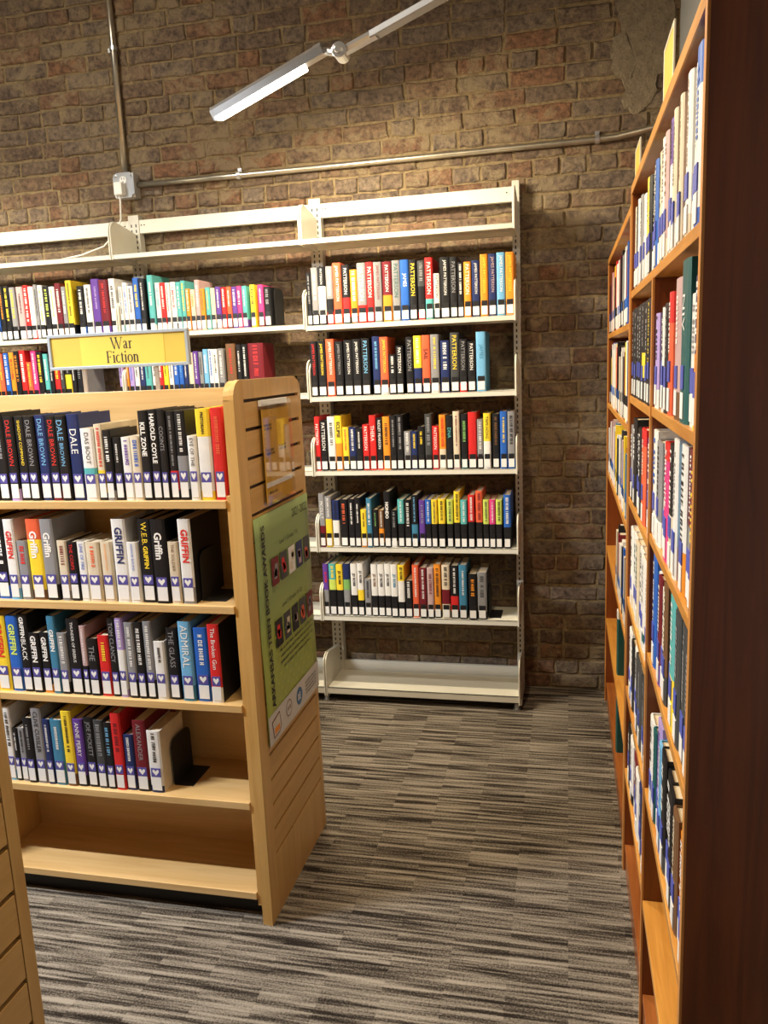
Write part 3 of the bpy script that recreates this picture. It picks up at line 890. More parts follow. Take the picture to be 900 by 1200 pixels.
BA = '''
-20,-6,292,k,,w; -5,8,290,b5w,,w; 10,24,290,k,,o; 26,41,288,k,,y; 43,59,292,s4k,,y; 61,80,290,x,,k; 82,96,286,r3k,,w; 97,112,290,w5r,,w; 113,123,284,s,,k; 124,138,286,w3k,,y; 140,156,288,k,,h; 157,173,290,w5k,,y; 174,191,280,m5e,,w; 193,206,290,s,,w; 207,224,272,y7k2,,k; 238,256,288,k4b,,w; 258,277,284,w,,k; 279,302,267,u,,v; 303,328,270,m5u,,r; 330,356,266,w,,k; 358,368,290,w4t,,k; 369,382,278,w,,b; 384,399,288,w,,k; 401,417,264,b,,y; 419,434,266,k,,w; 443,459,256,t6w,,w; 463,477,278,w,,t; 478,492,278,r5w,,w; 494,505,278,w,,r; 507,522,276,w5k,,r; 523,536,276,t,,w; 537,549,272,t3w,,y; 551,562,296,o,,w; 564,577,298,c4x,,o; 579,592,270,x,,w; 593,606,296,o3c,,q; 608,621,292,t,,y; 622,635,294,c5s,,t; 637,652,290,u4x,,w; 654,668,292,r,,w; 669,683,290,q4m,,w; 684,699,290,u,,w; 700,713,288,p,,w; 714,728,288,t4u,,w; 738,752,284,y,,k; 760,776,284,p5m,,w; 779,797,290,k,,s'''
BB = '''
-8,8,108,o,,y; 9,22,112,q,,y; 24,38,110,b5y,,w; 40,54,108,o,,r; 55,69,104,k,,o; 71,87,102,r6x,,w; 88,102,136,q3k,,y; 104,119,104,p,,w; 121,136,106,k4w,,y; 138,152,112,t,,w; 154,166,110,k,,w; 168,184,118,r6k,,y; 186,196,112,a,,w; 198,216,118,k2y2k,,s; 218,230,118,k,,w; 231,247,118,k,,s; 249,259,116,s,,a;
356,370,118,v,,k; 372,383,120,o4v,,w; 385,398,118,v,,b; 400,413,118,w,,k; 415,431,116,n,,w; 433,450,118,t4s,,a; 453,467,118,w,,k; 469,483,116,r,,w; 485,498,116,y,,k; 500,512,118,w4s,,k; 514,528,116,b,,w; 530,543,118,b5j,,l; 545,557,112,n,,w; 558,573,108,c,,w; 575,588,104,u3x,,w; 590,601,106,s,,k; 603,616,98,l,,w; 618,631,98,w,,b; 633,645,98,w,,k; 647,663,96,s3k,,w; 671,697,82,e4m,,r; 700,714,84,k,,w; 716,732,84,k3s,,w; 734,778,80,m,,r'''
# ---- (table, zoom origin, zoom scale, spine plane Y, shelf z, sticker, depth, anchor text, group)
YSW, YSP = WY0 + 0.030, YF + 0.012
MC = 'maple bookcase'
SEC = "steel section's"
SETS = [
    (W1, 0, 460, 1 / 3, YSW, WZ[0], 'heart', 0.19, 'from the poster end, top row of maple bookcase', 'books on the top maple shelf'),
    (W2, 0, 590, 1 / 3, YSW, WZ[1], 'heart', 0.19, 'from the poster end, second row of maple bookcase', 'books on the second maple shelf'),
    (W3, 0, 700, 1 / 3, YSW, WZ[2], 'heart', 0.19, 'from the poster end, third row of maple bookcase', 'books on the third maple shelf'),
    (W4, 0, 810, 1 / 3, YSW, WZ[3], 'heart', 0.19, 'from the poster end, lowest row of maple bookcase', 'books on the fourth maple shelf'),
    (A1, 340, 280, 280 / 900, YSP, 1.7601, 'black', 0.19, 'from the slotted end post, top row of steel shelving', 'books on the top row of the end steel section'),
    (A2, 340, 370, 280 / 900, YSP, 1.448, 'black', 0.19, 'from the slotted end post, second steel shelf row', 'books on the second row of the end steel section'),
    (A3, 340, 465, 280 / 900, YSP, 1.1129, 'black', 0.19, 'from the slotted end post, third steel shelf row', 'books on the third row of the end steel section'),
    (A4, 340, 560, 280 / 900, YSP, 0.7568, 'black', 0.19, 'from the slotted end post, fourth steel shelf row', 'books on the fourth row of the end steel section'),
    (A5, 340, 640, 280 / 900, YSP, 0.4249, 'black', 0.19, 'from the slotted end post, lowest steel shelf row', 'books on the fifth row of the end steel section'),
    (BA, 0, 220, 0.4, YSP, 1.768, 'black', 0.17, 'from the bookend on the shelf above the yellow sign', 'books on the steel shelf above the yellow sign'),
    (BB, 0, 370, 0.4, YSP, 1.462, 'black', 0.17, 'from the maroon end, shelf behind the yellow sign', 'books on the steel shelf behind the yellow sign'),
]
parsed = [(parse(s[0]),) + s[1:] for s in SETS]
words = set()
for s in parsed:
    for b in s[0]:
        for part in b[4].split('/'):
            if part and part != '-': words.add(part)
POSTER_T = ['ARKANSAS TEEN BOOK AWARDS', '2021-2022', 'Level 1 (Grades 7-9)', 'Level 2 (Grades 10-12)']
need(*sorted(words), *POSTER_T, 'NIV', 'WAR')
rb = random.Random(11)
STEEL_GAPS = [(XR - 0.0022, 9.0), (XR - W_ - 0.0095, XR - W_ + 0.0095), (XR - 2 * W_ - 0.0095, XR - 2 * W_ + 0.0095)]
MAPLE_GAPS = [(WX - 0.0505, 9.0)]
for rows, zx, zy, sc, Y, z, style, dep, where, group in parsed:
    n = len(rows)
    prev = None
    for i, (xa, xb, top, code, title, tcol) in enumerate(rows):
        X0, X1 = x_at(zx + xa * sc, Y, z), x_at(zx + xb * sc, Y, z)
        for lo_, hi_ in (STEEL_GAPS if style == 'black' else MAPLE_GAPS):      # keep clear of brackets and side panels
            if X0 < hi_ and X1 > lo_:
                if (X0 + X1) / 2 < (lo_ + hi_) / 2: X1 = lo_
                else: X0 = hi_
        if prev is not None and X0 < prev + 0.0004: X0 = prev + 0.0004
        prev = X1
        Xc = (X0 + X1) / 2
        px, py = 0, zy + top * sc
        h = z_at(Xc, Y, py) - z
        h = max(0.15, min(h, 0.275))
        wd = X1 - X0 - 0.0004
        d = min(dep, 0.125 + (h - 0.16) * 0.6) if h < 0.2 else dep - rb.uniform(0, 0.03)
        ti = title.rstrip('/')
        make_book((Xc, Y + rb.uniform(-0.003, 0.004), z), wd, h, d, code, ti, tcol, style, book_label(code, tcol, title, ordinal(n - i) + ' ' + where), group, rngb=rb)

# books of the brown bookcase: along +Y from the near end of each bay; (thickness cm, height cm, colours, lettering, colour, recess cm)
RB = {
    (0, 0): '5.2,23.5,b2w6b,,b,0;4.6,23,w,,s,.4;4.4,23,w6c,,e,0;4.8,22,x,,w,1;3.4,22.5,c,,e,0;4.0,23.5,e,,c,.6;3.6,22.5,c4w,,k,0;4.2,22,u3w6,,k,0;3.8,21,w,,b,1.2;4.4,22,x5c,,e,0;4.0,22,w4s,,k,0;4.2,21,w,,k,.5;4.2,21.5,c5y,,k,.3',
    (0, 1): '5,21,n5o3y2,,w,0;4.6,19,w,,s,.3;6.4,25,d,NIV,w,0;5.6,22.4,x4e,,w,0;3.2,22,w,,k,.5;3.6,21,r2q6,,w,0;5,19.5,k,,s,0;2.6,19,w,,k,0;5.2,19.5,k,,w,.4;4.2,18.5,v4w,,k,0',
    (0, 2): '4.4,21.5,n,,y,0;4.0,23.5,m1s,,w,.3;4.4,24,w7o3,,k,0;3.8,23,l3m,,w,.5;3.6,23.5,w,,s,0;4.6,22,k5c4,,w,0;6.2,21.5,r1p6,,w,0;4.2,21,w,,k,.4;6.4,20.5,s3w,,k,0;5,22,w,,b,0',
    (0, 3): '5.4,22.5,a,,s,0;5.4,22.5,a,,s,.2;5.4,22.5,a,,s,0;5.6,24,t6y4,,w,0;4.2,20,k,,s,.5;4.6,22.5,e3a,,c,0;3.2,20.5,w,,k,.2;4.4,21.5,m4u,,w,0;3.8,21,w,,n,.4;5,24,b,,w,0',
    (0, 4): '4.2,18,l,,w,0;3.4,20,o2e,,w,.4;4.2,21,e,,c,0;4.2,22,k,,w,0;4.2,22,k,,w,.3;4.8,23,k5a,,w,0;3.6,22,l6b,,w,0;4.8,24,v,,u,.3;3,20,d,,w,0;5,20,w,,k,0',
    (1, 0): '4.4,21,b,,w,0;4.2,19.5,k,,w,.8;3.8,21,a,,w,.4;4.2,20.5,k,,s,0;4.4,21,y7w,,k,0;4,19,w4y,,k,.8;4.2,19,w,,s,0;4.4,20,w,,k,.4;4.2,20.5,s,,k,0;4,20,w5b,,k,.3;4.2,21,w,,k,0;4,20,k,,w,0;4,20.5,c,,e,0',
    (1, 1): '6.2,23,k,,s,0;6.2,23,k,,y,0;6.2,23,k,,s,.1;6.2,23,k2y1k,,s,0;6.2,23,k,,s,0;6.2,23,k,,s,.1;6.2,23,k,,s,0;6.2,23,k,,s,0',
    (1, 2): '5,20,l3n,,w,0;5,21,b2n,,w,.4;6.4,22.5,r1q5,,w,0;5.6,22,k,,w,0;4.8,21,k,,s,.3;6.2,23,k,,w,0;5,20.5,s4k,,w,0',
    (1, 3): '7,22,w8d1w,,s,0;6.6,22,w8d1w,,s,0;5.4,22,w,,k,.3;5.2,22,c,,d,0;6,22,w,,d,.2;5,22,w5c,,k,0',
    (1, 4): '5.2,20.5,a,,s,0;5.2,20.5,a,,s,.2;5.2,20.5,a,,s,0;5.2,20.5,a,,s,0;5,19.5,w,,k,.3;4.8,19,k,,w,0;5,20,w4b,,k,0',
    (1, 5): '5.5,17,k3j,,w,0;5,17.5,n,,w,.2;4.5,17,w,,k,0;5,17,m,,w,.3;4.6,17.5,w5k,,s,0;5,17,k,,w,0',
}
BAYN = {0: 'beyond the dark end panel', 1: 'beyond the first divider'}
ROWN = ['top', 'second', 'third', 'fourth', 'fifth', 'sixth']
for (bay, r_), s in RB.items():
    y = UNITS[bay][0] + 0.004 + (0.052 if (bay, r_) == (0, 0) else 0)
    if (bay, r_) == (1, 0): y = top_end
    yend = UNITS[1][0] + 0.02 if (bay, r_) == (0, 0) else UNITS[bay][1]
    z = UNITS[bay][3][r_]
    roof = (UNITS[bay][3][r_ - 1] - 0.019) if r_ else UNITS[bay][2] - 0.004
    items = [q.split(',') for q in s.split(';')]
    room = yend - 0.004 - y
    if r_: kf = room * (1.0 if r_ < 3 else 0.93) / (sum(float(q[0]) for q in items) / 100)
    else: kf = 1.0
    for i, (t, h, code, title, tcol, rec) in enumerate(items):
        t, h, rec = float(t) / 100 * kf, float(h) / 100, float(rec) / 100 * 1.4
        h = min(h, roof - z - 0.012)
        if y + t > yend - 0.001: break
        make_book((XS + 0.006 + rec, y + t / 2, z), t - 0.0008, h, 0.20 + 0.02 * rb.random(), code, title, tcol, 'blue',
                  book_label(code, tcol, title, '%s %s, %s row of brown bookcase' % (ordinal(i + 1), BAYN[bay], ROWN[r_])),
                  'books in the tall brown bookcase', rotz=-math.pi / 2, rngb=rb)
        y += t
    if (bay, r_) == (0, 0): top_end = y
# the far brown bookcase: rows too foreshortened to pick apart, one mesh of real books
far = {}
fb = MB()
fm = []
def fmat(c_):
    if c_ not in far:
        far[c_] = len(fm); fm.append(cov(c_))
    return far[c_]
WI = None
for bay in (2,):
    y0, y1, rf, zs = UNITS[bay]
    for j, z in enumerate(zs):
        y = y0 + 0.004
        lim = y1 - 0.01
        if j == 3: lim = y0 + 0.62
        if j >= 4: lim = y0 + 0.44
        roof = (zs[j - 1] - 0.019) if j else rf - 0.004
        while y < lim - 0.05:
            t = rb.uniform(0.026, 0.05)
            h = min(rb.uniform(0.19, 0.25), roof - z - 0.015)
            c_ = rb.choice('wwwwskkknrmcbjxya')
            x0 = XS + 0.006 + rb.choice([0, 0, 0.003, 0.006]) + (0.055 if j >= 4 else 0.0)
            x1 = x0 + 0.19
            k = fmat(c_)
            fb.box(x0, y, z, x1, y + t - 0.001, z + h, k)
            kw = fmat('w')
            fb.box(x0 - 0.001, y + t * 0.12, z + 0.008, x0, y + t * 0.86, z + 0.05, kw)
            fb.box(x0 - 0.001, y + t * 0.12, z + 0.05, x0, y + t * 0.86, z + 0.08, fmat('k' if rb.random() < 0.5 else 'b'))
            fb.box(x0 + 0.006, y + 0.002, z + h, x1 - 0.004, y + t - 0.003, z + h + 0.0006, fmat('c'))
            y += t
fo = fb.build('shelved_books', fm)
tag(fo, 'rows of books filling the lower brown bookcase next to the brick wall', 'books', kind='stuff')
# two dark green volumes standing proud of the far bookcase
for z, lab in ((0.40, 'dark green volume with white band one shelf above its twin, bookcase by the brick wall'), (0.089, 'dark green volume with white band on the bottom board, bookcase by the brick wall')):
    yb = 2.965
    make_book((XS + 0.012, yb, z), 0.05, 0.245, 0.20, 'w1d8', '-', '', None, lab, 'dark green volumes in the lower brown bookcase', rotz=-math.pi / 2)

# ------------------------------------------------------------------ bookends
def bookend(x, y, z, label, wdt=0.12, ht=0.14, dpt=0.12):
    mb = MB()
    mb.prism([(y + 0.02, z + 0.0012), (y + 0.02 + dpt, z + 0.0012), (y + 0.02 + dpt, z + ht - 0.03)] + arc(y + dpt - 0.01, z + ht - 0.03, 0.03, 0, 90, 5) + arc(y + 0.05, z + ht - 0.03, 0.03, 90, 180, 5), 0, x, x + 0.0014)
    mb.box(x, y + 0.02, z, x + wdt, y + 0.02 + dpt, z + 0.0012)
    tag(mb.build('bookend', BLACK), label, 'bookend', 'black bookends')
bookend(x_at(694 / 3, YSW, WZ[1]) + 0.002, YSW + 0.01, WZ[1], 'black metal bookend on the second maple shelf', 0.07)
bookend(x_at(584 / 3, YSW, WZ[3]) + 0.002, YSW + 0.03, WZ[3], 'black metal bookend on the fourth maple shelf', 0.06)
bookend(x_at(340 + 745 * .3111, YSP, .4249) + 0.002, YSP + 0.01, 0.4249, 'black metal bookend on the lowest book row of the steel shelving', 0.055)
bookend(x_at(800 * 0.4, YSP, 1.768) + 0.002, YSP + 0.01, 1.768, 'black metal bookend at the empty end above the yellow sign', 0.08, 0.17)

# ------------------------------------------------------------------ signs
def stroke(mb, pts, Pf):
    """pts: (x, y, width) polyline drawn as quads in letter space"""
    for (x0, y0, w0), (x1, y1, w1) in zip(pts, pts[1:]):
        dx, dy = x1 - x0, y1 - y0
        L = math.hypot(dx, dy) or 1
        nx, ny = -dy / L, dx / L
        q = [(x0 + nx * w0 / 2, y0 + ny * w0 / 2), (x1 + nx * w1 / 2, y1 + ny * w1 / 2), (x1 - nx * w1 / 2, y1 - ny * w1 / 2), (x0 - nx * w0 / 2, y0 - ny * w0 / 2)]
        mb.add([Pf(a, b) for a, b in q], [(3, 2, 1, 0)])
T_, S_ = 0.13, 0.045
def ell(cx, cy, rx, ry, a0, a1, wf, n=14):
    out = []
    for i in range(n + 1):
        a = math.radians(a0 + (a1 - a0) * i / n)
        out.append((cx + rx * math.cos(a), cy + ry * math.sin(a), wf(a)))
    return out
side = lambda a: S_ + (T_ - S_) * abs(math.cos(a))
GL = {
    'W': (1.18, [[(0.08, 1, T_), (0.36, 0, T_ * .8)], [(0.36, 0, S_), (0.60, 1, S_)], [(0.52, 1, T_), (0.80, 0, T_ * .8)], [(0.80, 0, S_), (1.08, 1, S_)],
                 [(-0.04, 0.98, S_), (0.22, 0.98, S_)], [(0.40, 0.98, S_), (0.68, 0.98, S_)], [(0.97, 0.98, S_), (1.19, 0.98, S_)]]),
    'a': (0.52, [[(0.07, 0.52, S_ * 2), (0.13, 0.62, S_ * 1.3), (0.23, 0.66, S_), (0.32, 0.60, T_ * .8), (0.34, 0.48, T_), (0.34, 0.10, T_), (0.40, 0.03, S_ * 1.3), (0.50, 0.06, S_)],
                 [(0.33, 0.42, S_), (0.18, 0.33, S_ * 1.5), (0.09, 0.22, T_ * .9), (0.09, 0.12, T_ * .9), (0.17, 0.04, S_ * 1.8), (0.25, 0.06, S_), (0.34, 0.14, S_)]]),
    'r': (0.40, [[(0.14, 0.62, T_), (0.14, 0.02, T_)], [(0.02, 0.60, S_), (0.16, 0.65, S_)], [(0.02, 0.02, S_), (0.28, 0.02, S_)], [(0.17, 0.48, S_), (0.25, 0.62, S_ * 1.6), (0.35, 0.60, T_ * .9)]]),
    'F': (0.60, [[(0.15, 1, T_), (0.15, 0, T_)], [(0.02, 0.02, S_), (0.30, 0.02, S_)], [(0.02, 0.975, S_), (0.54, 0.975, S_)], [(0.53, 1, S_), (0.56, 0.78, S_ * .6)], [(0.15, 0.51, S_), (0.42, 0.51, S_)], [(0.43, 0.61, S_), (0.43, 0.41, S_)]]),
    'i': (0.30, [[(0.15, 0.65, T_), (0.15, 0.02, T_)], [(0.03, 0.60, S_), (0.16, 0.65, S_)], [(0.02, 0.02, S_), (0.28, 0.02, S_)], [(0.15, 0.96, T_), (0.15, 0.83, T_)]]),
    'c': (0.48, [ell(0.26, 0.325, 0.19, 0.32, 55, 318, side)]),
    't': (0.34, [[(0.15, 0.84, S_), (0.15, 0.70, T_ * .9), (0.15, 0.14, T_), (0.20, 0.04, S_ * 1.6), (0.32, 0.09, S_)], [(0.02, 0.64, S_), (0.31, 0.64, S_)]]),
    'o': (0.54, [ell(0.27, 0.325, 0.20, 0.31, 0, 360, side, 20)]),
    'n': (0.58, [[(0.14, 0.65, T_), (0.14, 0.02, T_)], [(0.02, 0.60, S_), (0.15, 0.65, S_)], [(0.02, 0.02, S_), (0.26, 0.02, S_)], [(0.18, 0.52, S_), (0.29, 0.63, S_ * 1.6), (0.40, 0.58, T_), (0.43, 0.45, T_), (0.43, 0.02, T_)], [(0.32, 0.02, S_), (0.56, 0.02, S_)]]),
}
def serif(mb, s, org, ex, ey, cap):
    Wd = sum(GL[c_][0] for c_ in s)
    x = -Wd / 2
    org, ex, ey = Vector(org), Vector(ex), Vector(ey)
    for c_ in s:
        for st in GL[c_][1]:
            stroke(mb, st, lambda a, b, x=x: org + ex * ((x + a) * cap) + ey * (b * cap))
        x += GL[c_][0]
sx0, sx1, sz0, sz1, sy = -1.526, -1.068, 1.602, 1.706, 2.18
sg = empty('shelf_sign', ((sx0 + sx1) / 2, sy, 1.533))
tag(sg, 'yellow sign reading War Fiction in a grey frame above the maple bookcase', 'sign')
fw = 0.009
mb = MB()
mb.box(sx0, sy - 0.008, sz0, sx1, sy + 0.008, sz0 + fw); mb.box(sx0, sy - 0.008, sz1 - fw, sx1, sy + 0.008, sz1)
mb.box(sx0, sy - 0.008, sz0 + fw, sx0 + fw, sy + 0.008, sz1 - fw); mb.box(sx1 - fw, sy - 0.008, sz0 + fw, sx1, sy + 0.008, sz1 - fw)
mb.build('sign_frame', SIGNGREY, sg, 0.0012)
xa = sx0 + 0.235 * (sx1 - sx0); xb = sx0 + 0.83 * (sx1 - sx0)
mb = MB(); mb.box(sx0 + 0.004, sy - 0.003, sz0 + 0.004, sx1 - 0.004, sy + 0.003, sz1 - 0.004); mb.build('backing_paper', SIGNYEL2, sg)
mb = MB(); mb.box(xa, sy - 0.0038, sz0 + fw, xb, sy - 0.003, sz1 - fw); mb.build('title_paper', SIGNYEL, sg)
mb = MB()
xc = (xa + xb) / 2
serif(mb, 'War', (xc, sy - 0.0042, sz0 + 0.0545), (1, 0, 0), (0, 0, 1), 0.034)
serif(mb, 'Fiction', (xc, sy - 0.0042, sz0 + 0.0155), (1, 0, 0), (0, 0, 1), 0.034)
mb.build('sign_lettering', INK, sg)
mb = MB()
for x in (sx0 + 0.110, sx1 - 0.11): mb.box(x - 0.006, sy - 0.003, 1.533, x + 0.006, sy + 0.003, sz0 + 0.002)
mb.build('sign_post', CHROME, sg)
for yy, zt, lab in ((1.766, 2.207, 'yellow sign in a pale frame on top of the taller brown bookcase'), (2.516, 2.180, 'yellow sign in a pale frame on top of the lower brown bookcase')):
    zb = 2.018 if yy < 2.3 else 1.973
    g2 = empty('shelf_sign', (0.2, yy + 0.085, zb))
    tag(g2, lab, 'sign', 'signs on the brown bookcases')
    mb = MB()
    y1 = yy + 0.17
    mb.box(0.198, yy, zb + 0.03, 0.202, yy + 0.008, zt); mb.box(0.198, y1 - 0.008, zb + 0.03, 0.202, y1, zt)
    mb.box(0.198, yy + 0.008, zt - 0.008, 0.202, y1 - 0.008, zt); mb.box(0.198, yy + 0.008, zb + 0.03, 0.202, y1 - 0.008, zb + 0.038)
    mb.build('sign_frame', plain('sign_frame_pale', (0.62, 0.58, 0.46), 0.4), g2, 0.001)
    mb = MB(); mb.box(0.199, yy + 0.006, zb + 0.034, 0.201, y1 - 0.006, zt - 0.004); mb.build('sign_paper', SIGNYEL2, g2)
    mb = MB()
    for q in (yy + 0.03, y1 - 0.04): mb.box(0.18, q, zb, 0.22, q + 0.012, zb + 0.032)
    mb.build('sign_foot', BLACK, g2)

# ------------------------------------------------------------------ poster and leaflet holder on the slatted end panel
PGREEN = None
mt, nt, b_ = newmat('poster_green_print')
tc = N(nt, 'ShaderNodeTexCoord'); sp_ = N(nt, 'ShaderNodeSeparateXYZ')
nt.links.new(tc.outputs['Object'], sp_.inputs[0])
rp = ramp(nt, [(0.0, (0.36, 0.42, 0.075)), (0.45, (0.33, 0.40, 0.085)), (0.62, (0.26, 0.35, 0.115)), (1.0, (0.24, 0.33, 0.12))])
dv = N(nt, 'ShaderNodeMath', operation='DIVIDE', inp={1: 0.66}); nt.links.new(sp_.outputs[2], dv.inputs[0])
nt.links.new(dv.outputs[0], rp.inputs[0]); nt.links.new(rp.outputs[0], b_.inputs['Base Color'])
b_.inputs['Roughness'].default_value = 0.42
PGREEN = mt
py0, py1, pz0, pz1, pxx = 1.976, 2.436, 0.522, 1.182, WX + 0.0035
po = empty('poster', (pxx, (py0 + py1) / 2, pz0))
tag(po, 'green book awards poster on the slatted end panel of the maple bookcase', 'poster')
mb = MB()
ny, nz = 10, 12
for s_, xx in ((0, 0.0), (1, -0.0006)):
    pass
vs, fs = [], []
for j in range(nz + 1):
    for i in range(ny + 1):
        u, v = i / ny, j / nz
        bul = 0.0018 * math.sin(u * 7 + v * 3) * math.sin(v * 9 + u) + 0.0012
        vs.append((bul, py0 + (py1 - py0) * u - (py0 + py1) / 2, v * (pz1 - pz0)))
for j in range(nz):
    for i in range(ny):
        a = j * (ny + 1) + i
        fs.append((a, a + 1, a + ny + 2, a + ny + 1))
pm = bpy.data.meshes.new('poster_sheet'); pm.from_pydata(vs, [], fs); pm.materials.append(PGREEN)
pm.polygons.foreach_set('use_smooth', [True] * len(fs))
ps = obj('poster_sheet', pm, po, (0, 0, 0))
sd = ps.modifiers.new('thickness', 'SOLIDIFY'); sd.thickness = 0.0005
PH, PW = pz1 - pz0, py1 - py0
def pp(u, v, lift=0.0042):       # poster fraction (from lower left) to local point
    return Vector((lift, (u - 0.5) * PW, v * PH))
def pquad(mb, u0, v0, u1, v1, lift=0.004):
    mb.add([pp(u0, v0, lift), pp(u1, v0, lift), pp(u1, v1, lift), pp(u0, v1, lift)], [(0, 1, 2, 3)])
def pbuild(name, mb, mt):
    me = bpy.data.meshes.new(name); me.from_pydata(mb.v, [], mb.f); me.materials.append(mt)
    return obj(name, me, po, (0, 0, 0))
mb = MB(); pquad(mb, 0, 0, 1, 0.135); pbuild('white_strip', mb, plain('poster_white_print', (0.6, 0.58, 0.53), 0.45, 0, 0.04))
rt = random.Random(5)
def ptext(name, txt, u, v, ex, ey, hgt, wid, st):
    mb = MB(); text_into(mb, txt, pp(u, v, 0.0045), ex, ey, hgt, wid, stretch=st); pbuild(name, mb, INK)
ptext('poster_title', POSTER_T[0], 0.115, 0.555, (0, 0, 1), (0, -1, 0), 0.026, 0.535, True)
ptext('poster_year', POSTER_T[1], 0.80, 0.945, (0, 1, 0), (0, 0, 1), 0.026, 0.14, True)
ptext('poster_heading', POSTER_T[2], 0.56, 0.845, (0, 1, 0), (0, 0, 1), 0.018, 0.20, False)
ptext('poster_heading', POSTER_T[3], 0.56, 0.56, (0, 1, 0), (0, 0, 1), 0.018, 0.20, False)
mb = MB()
for k in range(4): fake_text(mb, pp(0.60, 0.37 - k * 0.028, 0.0045), (0, 1, 0), (0, 0, 1), 0.30 - 0.05 * (k == 3), 0.007, rt)
pbuild('poster_text', mb, INK)
for rowi, (vc, cols) in enumerate(((0.735, 'mawna'), (0.455, 'kakam'))):
    for k in range(5):
        u = 0.22 + k * 0.155
        mb = MB(); pquad(mb, u, vc - 0.062, u + 0.125, vc + 0.062, 0.0046)
        q = pbuild('book_picture', mb, cov(cols[k]))
        mb = MB()
        rr = random.Random(rowi * 9 + k)
        for t in range(3):
            ua = u + 0.02 + rr.random() * 0.04; va = vc - 0.05 + rr.random() * 0.06
            pquad(mb, ua, va, ua + 0.05, va + 0.035, 0.0050)
        me = bpy.data.meshes.new('picture_detail'); me.from_pydata(mb.v, [], mb.f); me.materials.append(cov('srcxq'[(k + rowi) % 5]))
        obj('picture_detail', me, q, (0, 0, 0))
mb = MB()
for r_ in range(9):
    for k in range(7):
        u = 0.2 + k * 0.11 + (r_ % 2) * 0.05; v = 0.16 + r_ * 0.035
        if u < 0.95: pquad(mb, u, v, u + 0.02, v + 0.012, 0.0042)
pbuild('dot_pattern', mb, plain('poster_lime_print', (0.44, 0.52, 0.07), 0.45, 0, 0.05))
def disc(mb, u, v, r, lift, n=20, r0=0.0):
    c0 = pp(u, v, lift)
    ring = [c0 + Vector((0, r * math.cos(2 * math.pi * i / n), r * math.sin(2 * math.pi * i / n))) for i in range(n)]
    if r0:
        inn = [c0 + Vector((0, r0 * math.cos(2 * math.pi * i / n), r0 * math.sin(2 * math.pi * i / n))) for i in range(n)]
        mb.add(ring + inn, [(i, (i + 1) % n, n + (i + 1) % n, n + i) for i in range(n)])
    else:
        mb.add(ring, [tuple(range(n))])
mb = MB()
pts = [(0.05, 0.10), (0.19, 0.115), (0.21, 0.04), (0.17, 0.02), (0.07, 0.018)]
mb.add([pp(u, v, 0.0045) for u, v in pts], [(0, 4, 3, 2, 1)]); pbuild('jug_outline', mb, plain('print_maroon', (0.16, 0.03, 0.03), 0.5))
mb = MB(); mb.add([pp(0.125 + (u - 0.125) * 0.86, 0.065 + (v - 0.065) * 0.86, 0.0049) for u, v in pts], [(0, 4, 3, 2, 1)]); pbuild('jug_filling', mb, plain('print_cream', (0.62, 0.58, 0.5), 0.5))
mb = MB(); pquad(mb, 0.085, 0.035, 0.175, 0.062, 0.0053); pbuild('jug_panel', mb, cov('o'))
mb = MB(); disc(mb, 0.36, 0.075, 0.026, 0.0046, r0=0.023); fake_text(mb, pp(0.36, 0.075, 0.0046), (0, 1, 0), (0, 0, 1), 0.02, 0.012, rt); pbuild('round_emblem', mb, cov('e'))
mb = MB(); disc(mb, 0.57, 0.07, 0.028, 0.0046); em = pbuild('round_emblem', mb, plain('print_blue', (0.05, 0.16, 0.32), 0.5))
mb = MB(); fake_text(mb, pp(0.57, 0.07, 0.0051), (0, 1, 0), (0, 0, 1), 0.03, 0.022, rt)
me = bpy.data.meshes.new('emblem_mark'); me.from_pydata(mb.v, [], mb.f); me.materials.append(WHITE); obj('emblem_mark', me, em, (0, 0, 0))
mb = MB()
for k in range(4): fake_text(mb, pp(0.82, 0.095 - k * 0.018, 0.0046), (0, 1, 0), (0, 0, 1), 0.11, 0.006, rt)
pbuild('small_print', mb, cov('a'))
# clear leaflet holder with a yellow leaflet
lh = empty('leaflet_holder', (WX, 2.185, 1.20))
tag(lh, 'clear plastic leaflet holder hooked on the slats above the green poster', 'holder')
ACR, nt, b_ = newmat('clear_acrylic')
gl = N(nt, 'ShaderNodeBsdfGlossy', inp={'Roughness': 0.02})
tr = N(nt, 'ShaderNodeBsdfTransparent')
mxs = N(nt, 'ShaderNodeMixShader')
mxs.inputs[0].default_value = 0.12; nt.links.new(tr.outputs[0], mxs.inputs[1]); nt.links.new(gl.outputs[0], mxs.inputs[2])
nt.links.new(mxs.outputs[0], nt.nodes['Material Output'].inputs['Surface'])
hy0, hy1, hz0, hz1 = 2.070, 2.302, 1.203, 1.492
mb = MB(); mb.box(WX + 0.014, hy0, hz0, WX + 0.0165, hy1, hz1); mb.build('front_sheet', ACR, lh)
mb = MB(); mb.box(WX + 0.001, hy0, hz0, WX + 0.003, hy1, hz1); mb.box(WX + 0.003, hy0, hz0, WX + 0.014, hy1, hz0 + 0.003); mb.build('back_sheet', ACR, lh)
mb = MB(); mb.box(WX + 0.003, hy0 + 0.004, hz1 - 0.012, WX + 0.012, hy1 - 0.02, hz1 + 0.004); mb.build('top_hook', WHITE, lh)
lf = empty('leaflet', (WX + 0.009, 2.186, 1.207))
tag(lf, 'yellow leaflet inside the clear holder on the slatted end panel', 'leaflet')
mb = MB(); mb.box(WX + 0.008, hy0 + 0.008, hz0 + 0.004, WX + 0.0092, hy1 - 0.006, hz1 - 0.022); mb.build('yellow_sheet', plain('leaflet_yellow', (0.66, 0.36, 0.02), 0.4, 0, 0.06), lf)
mb = MB()
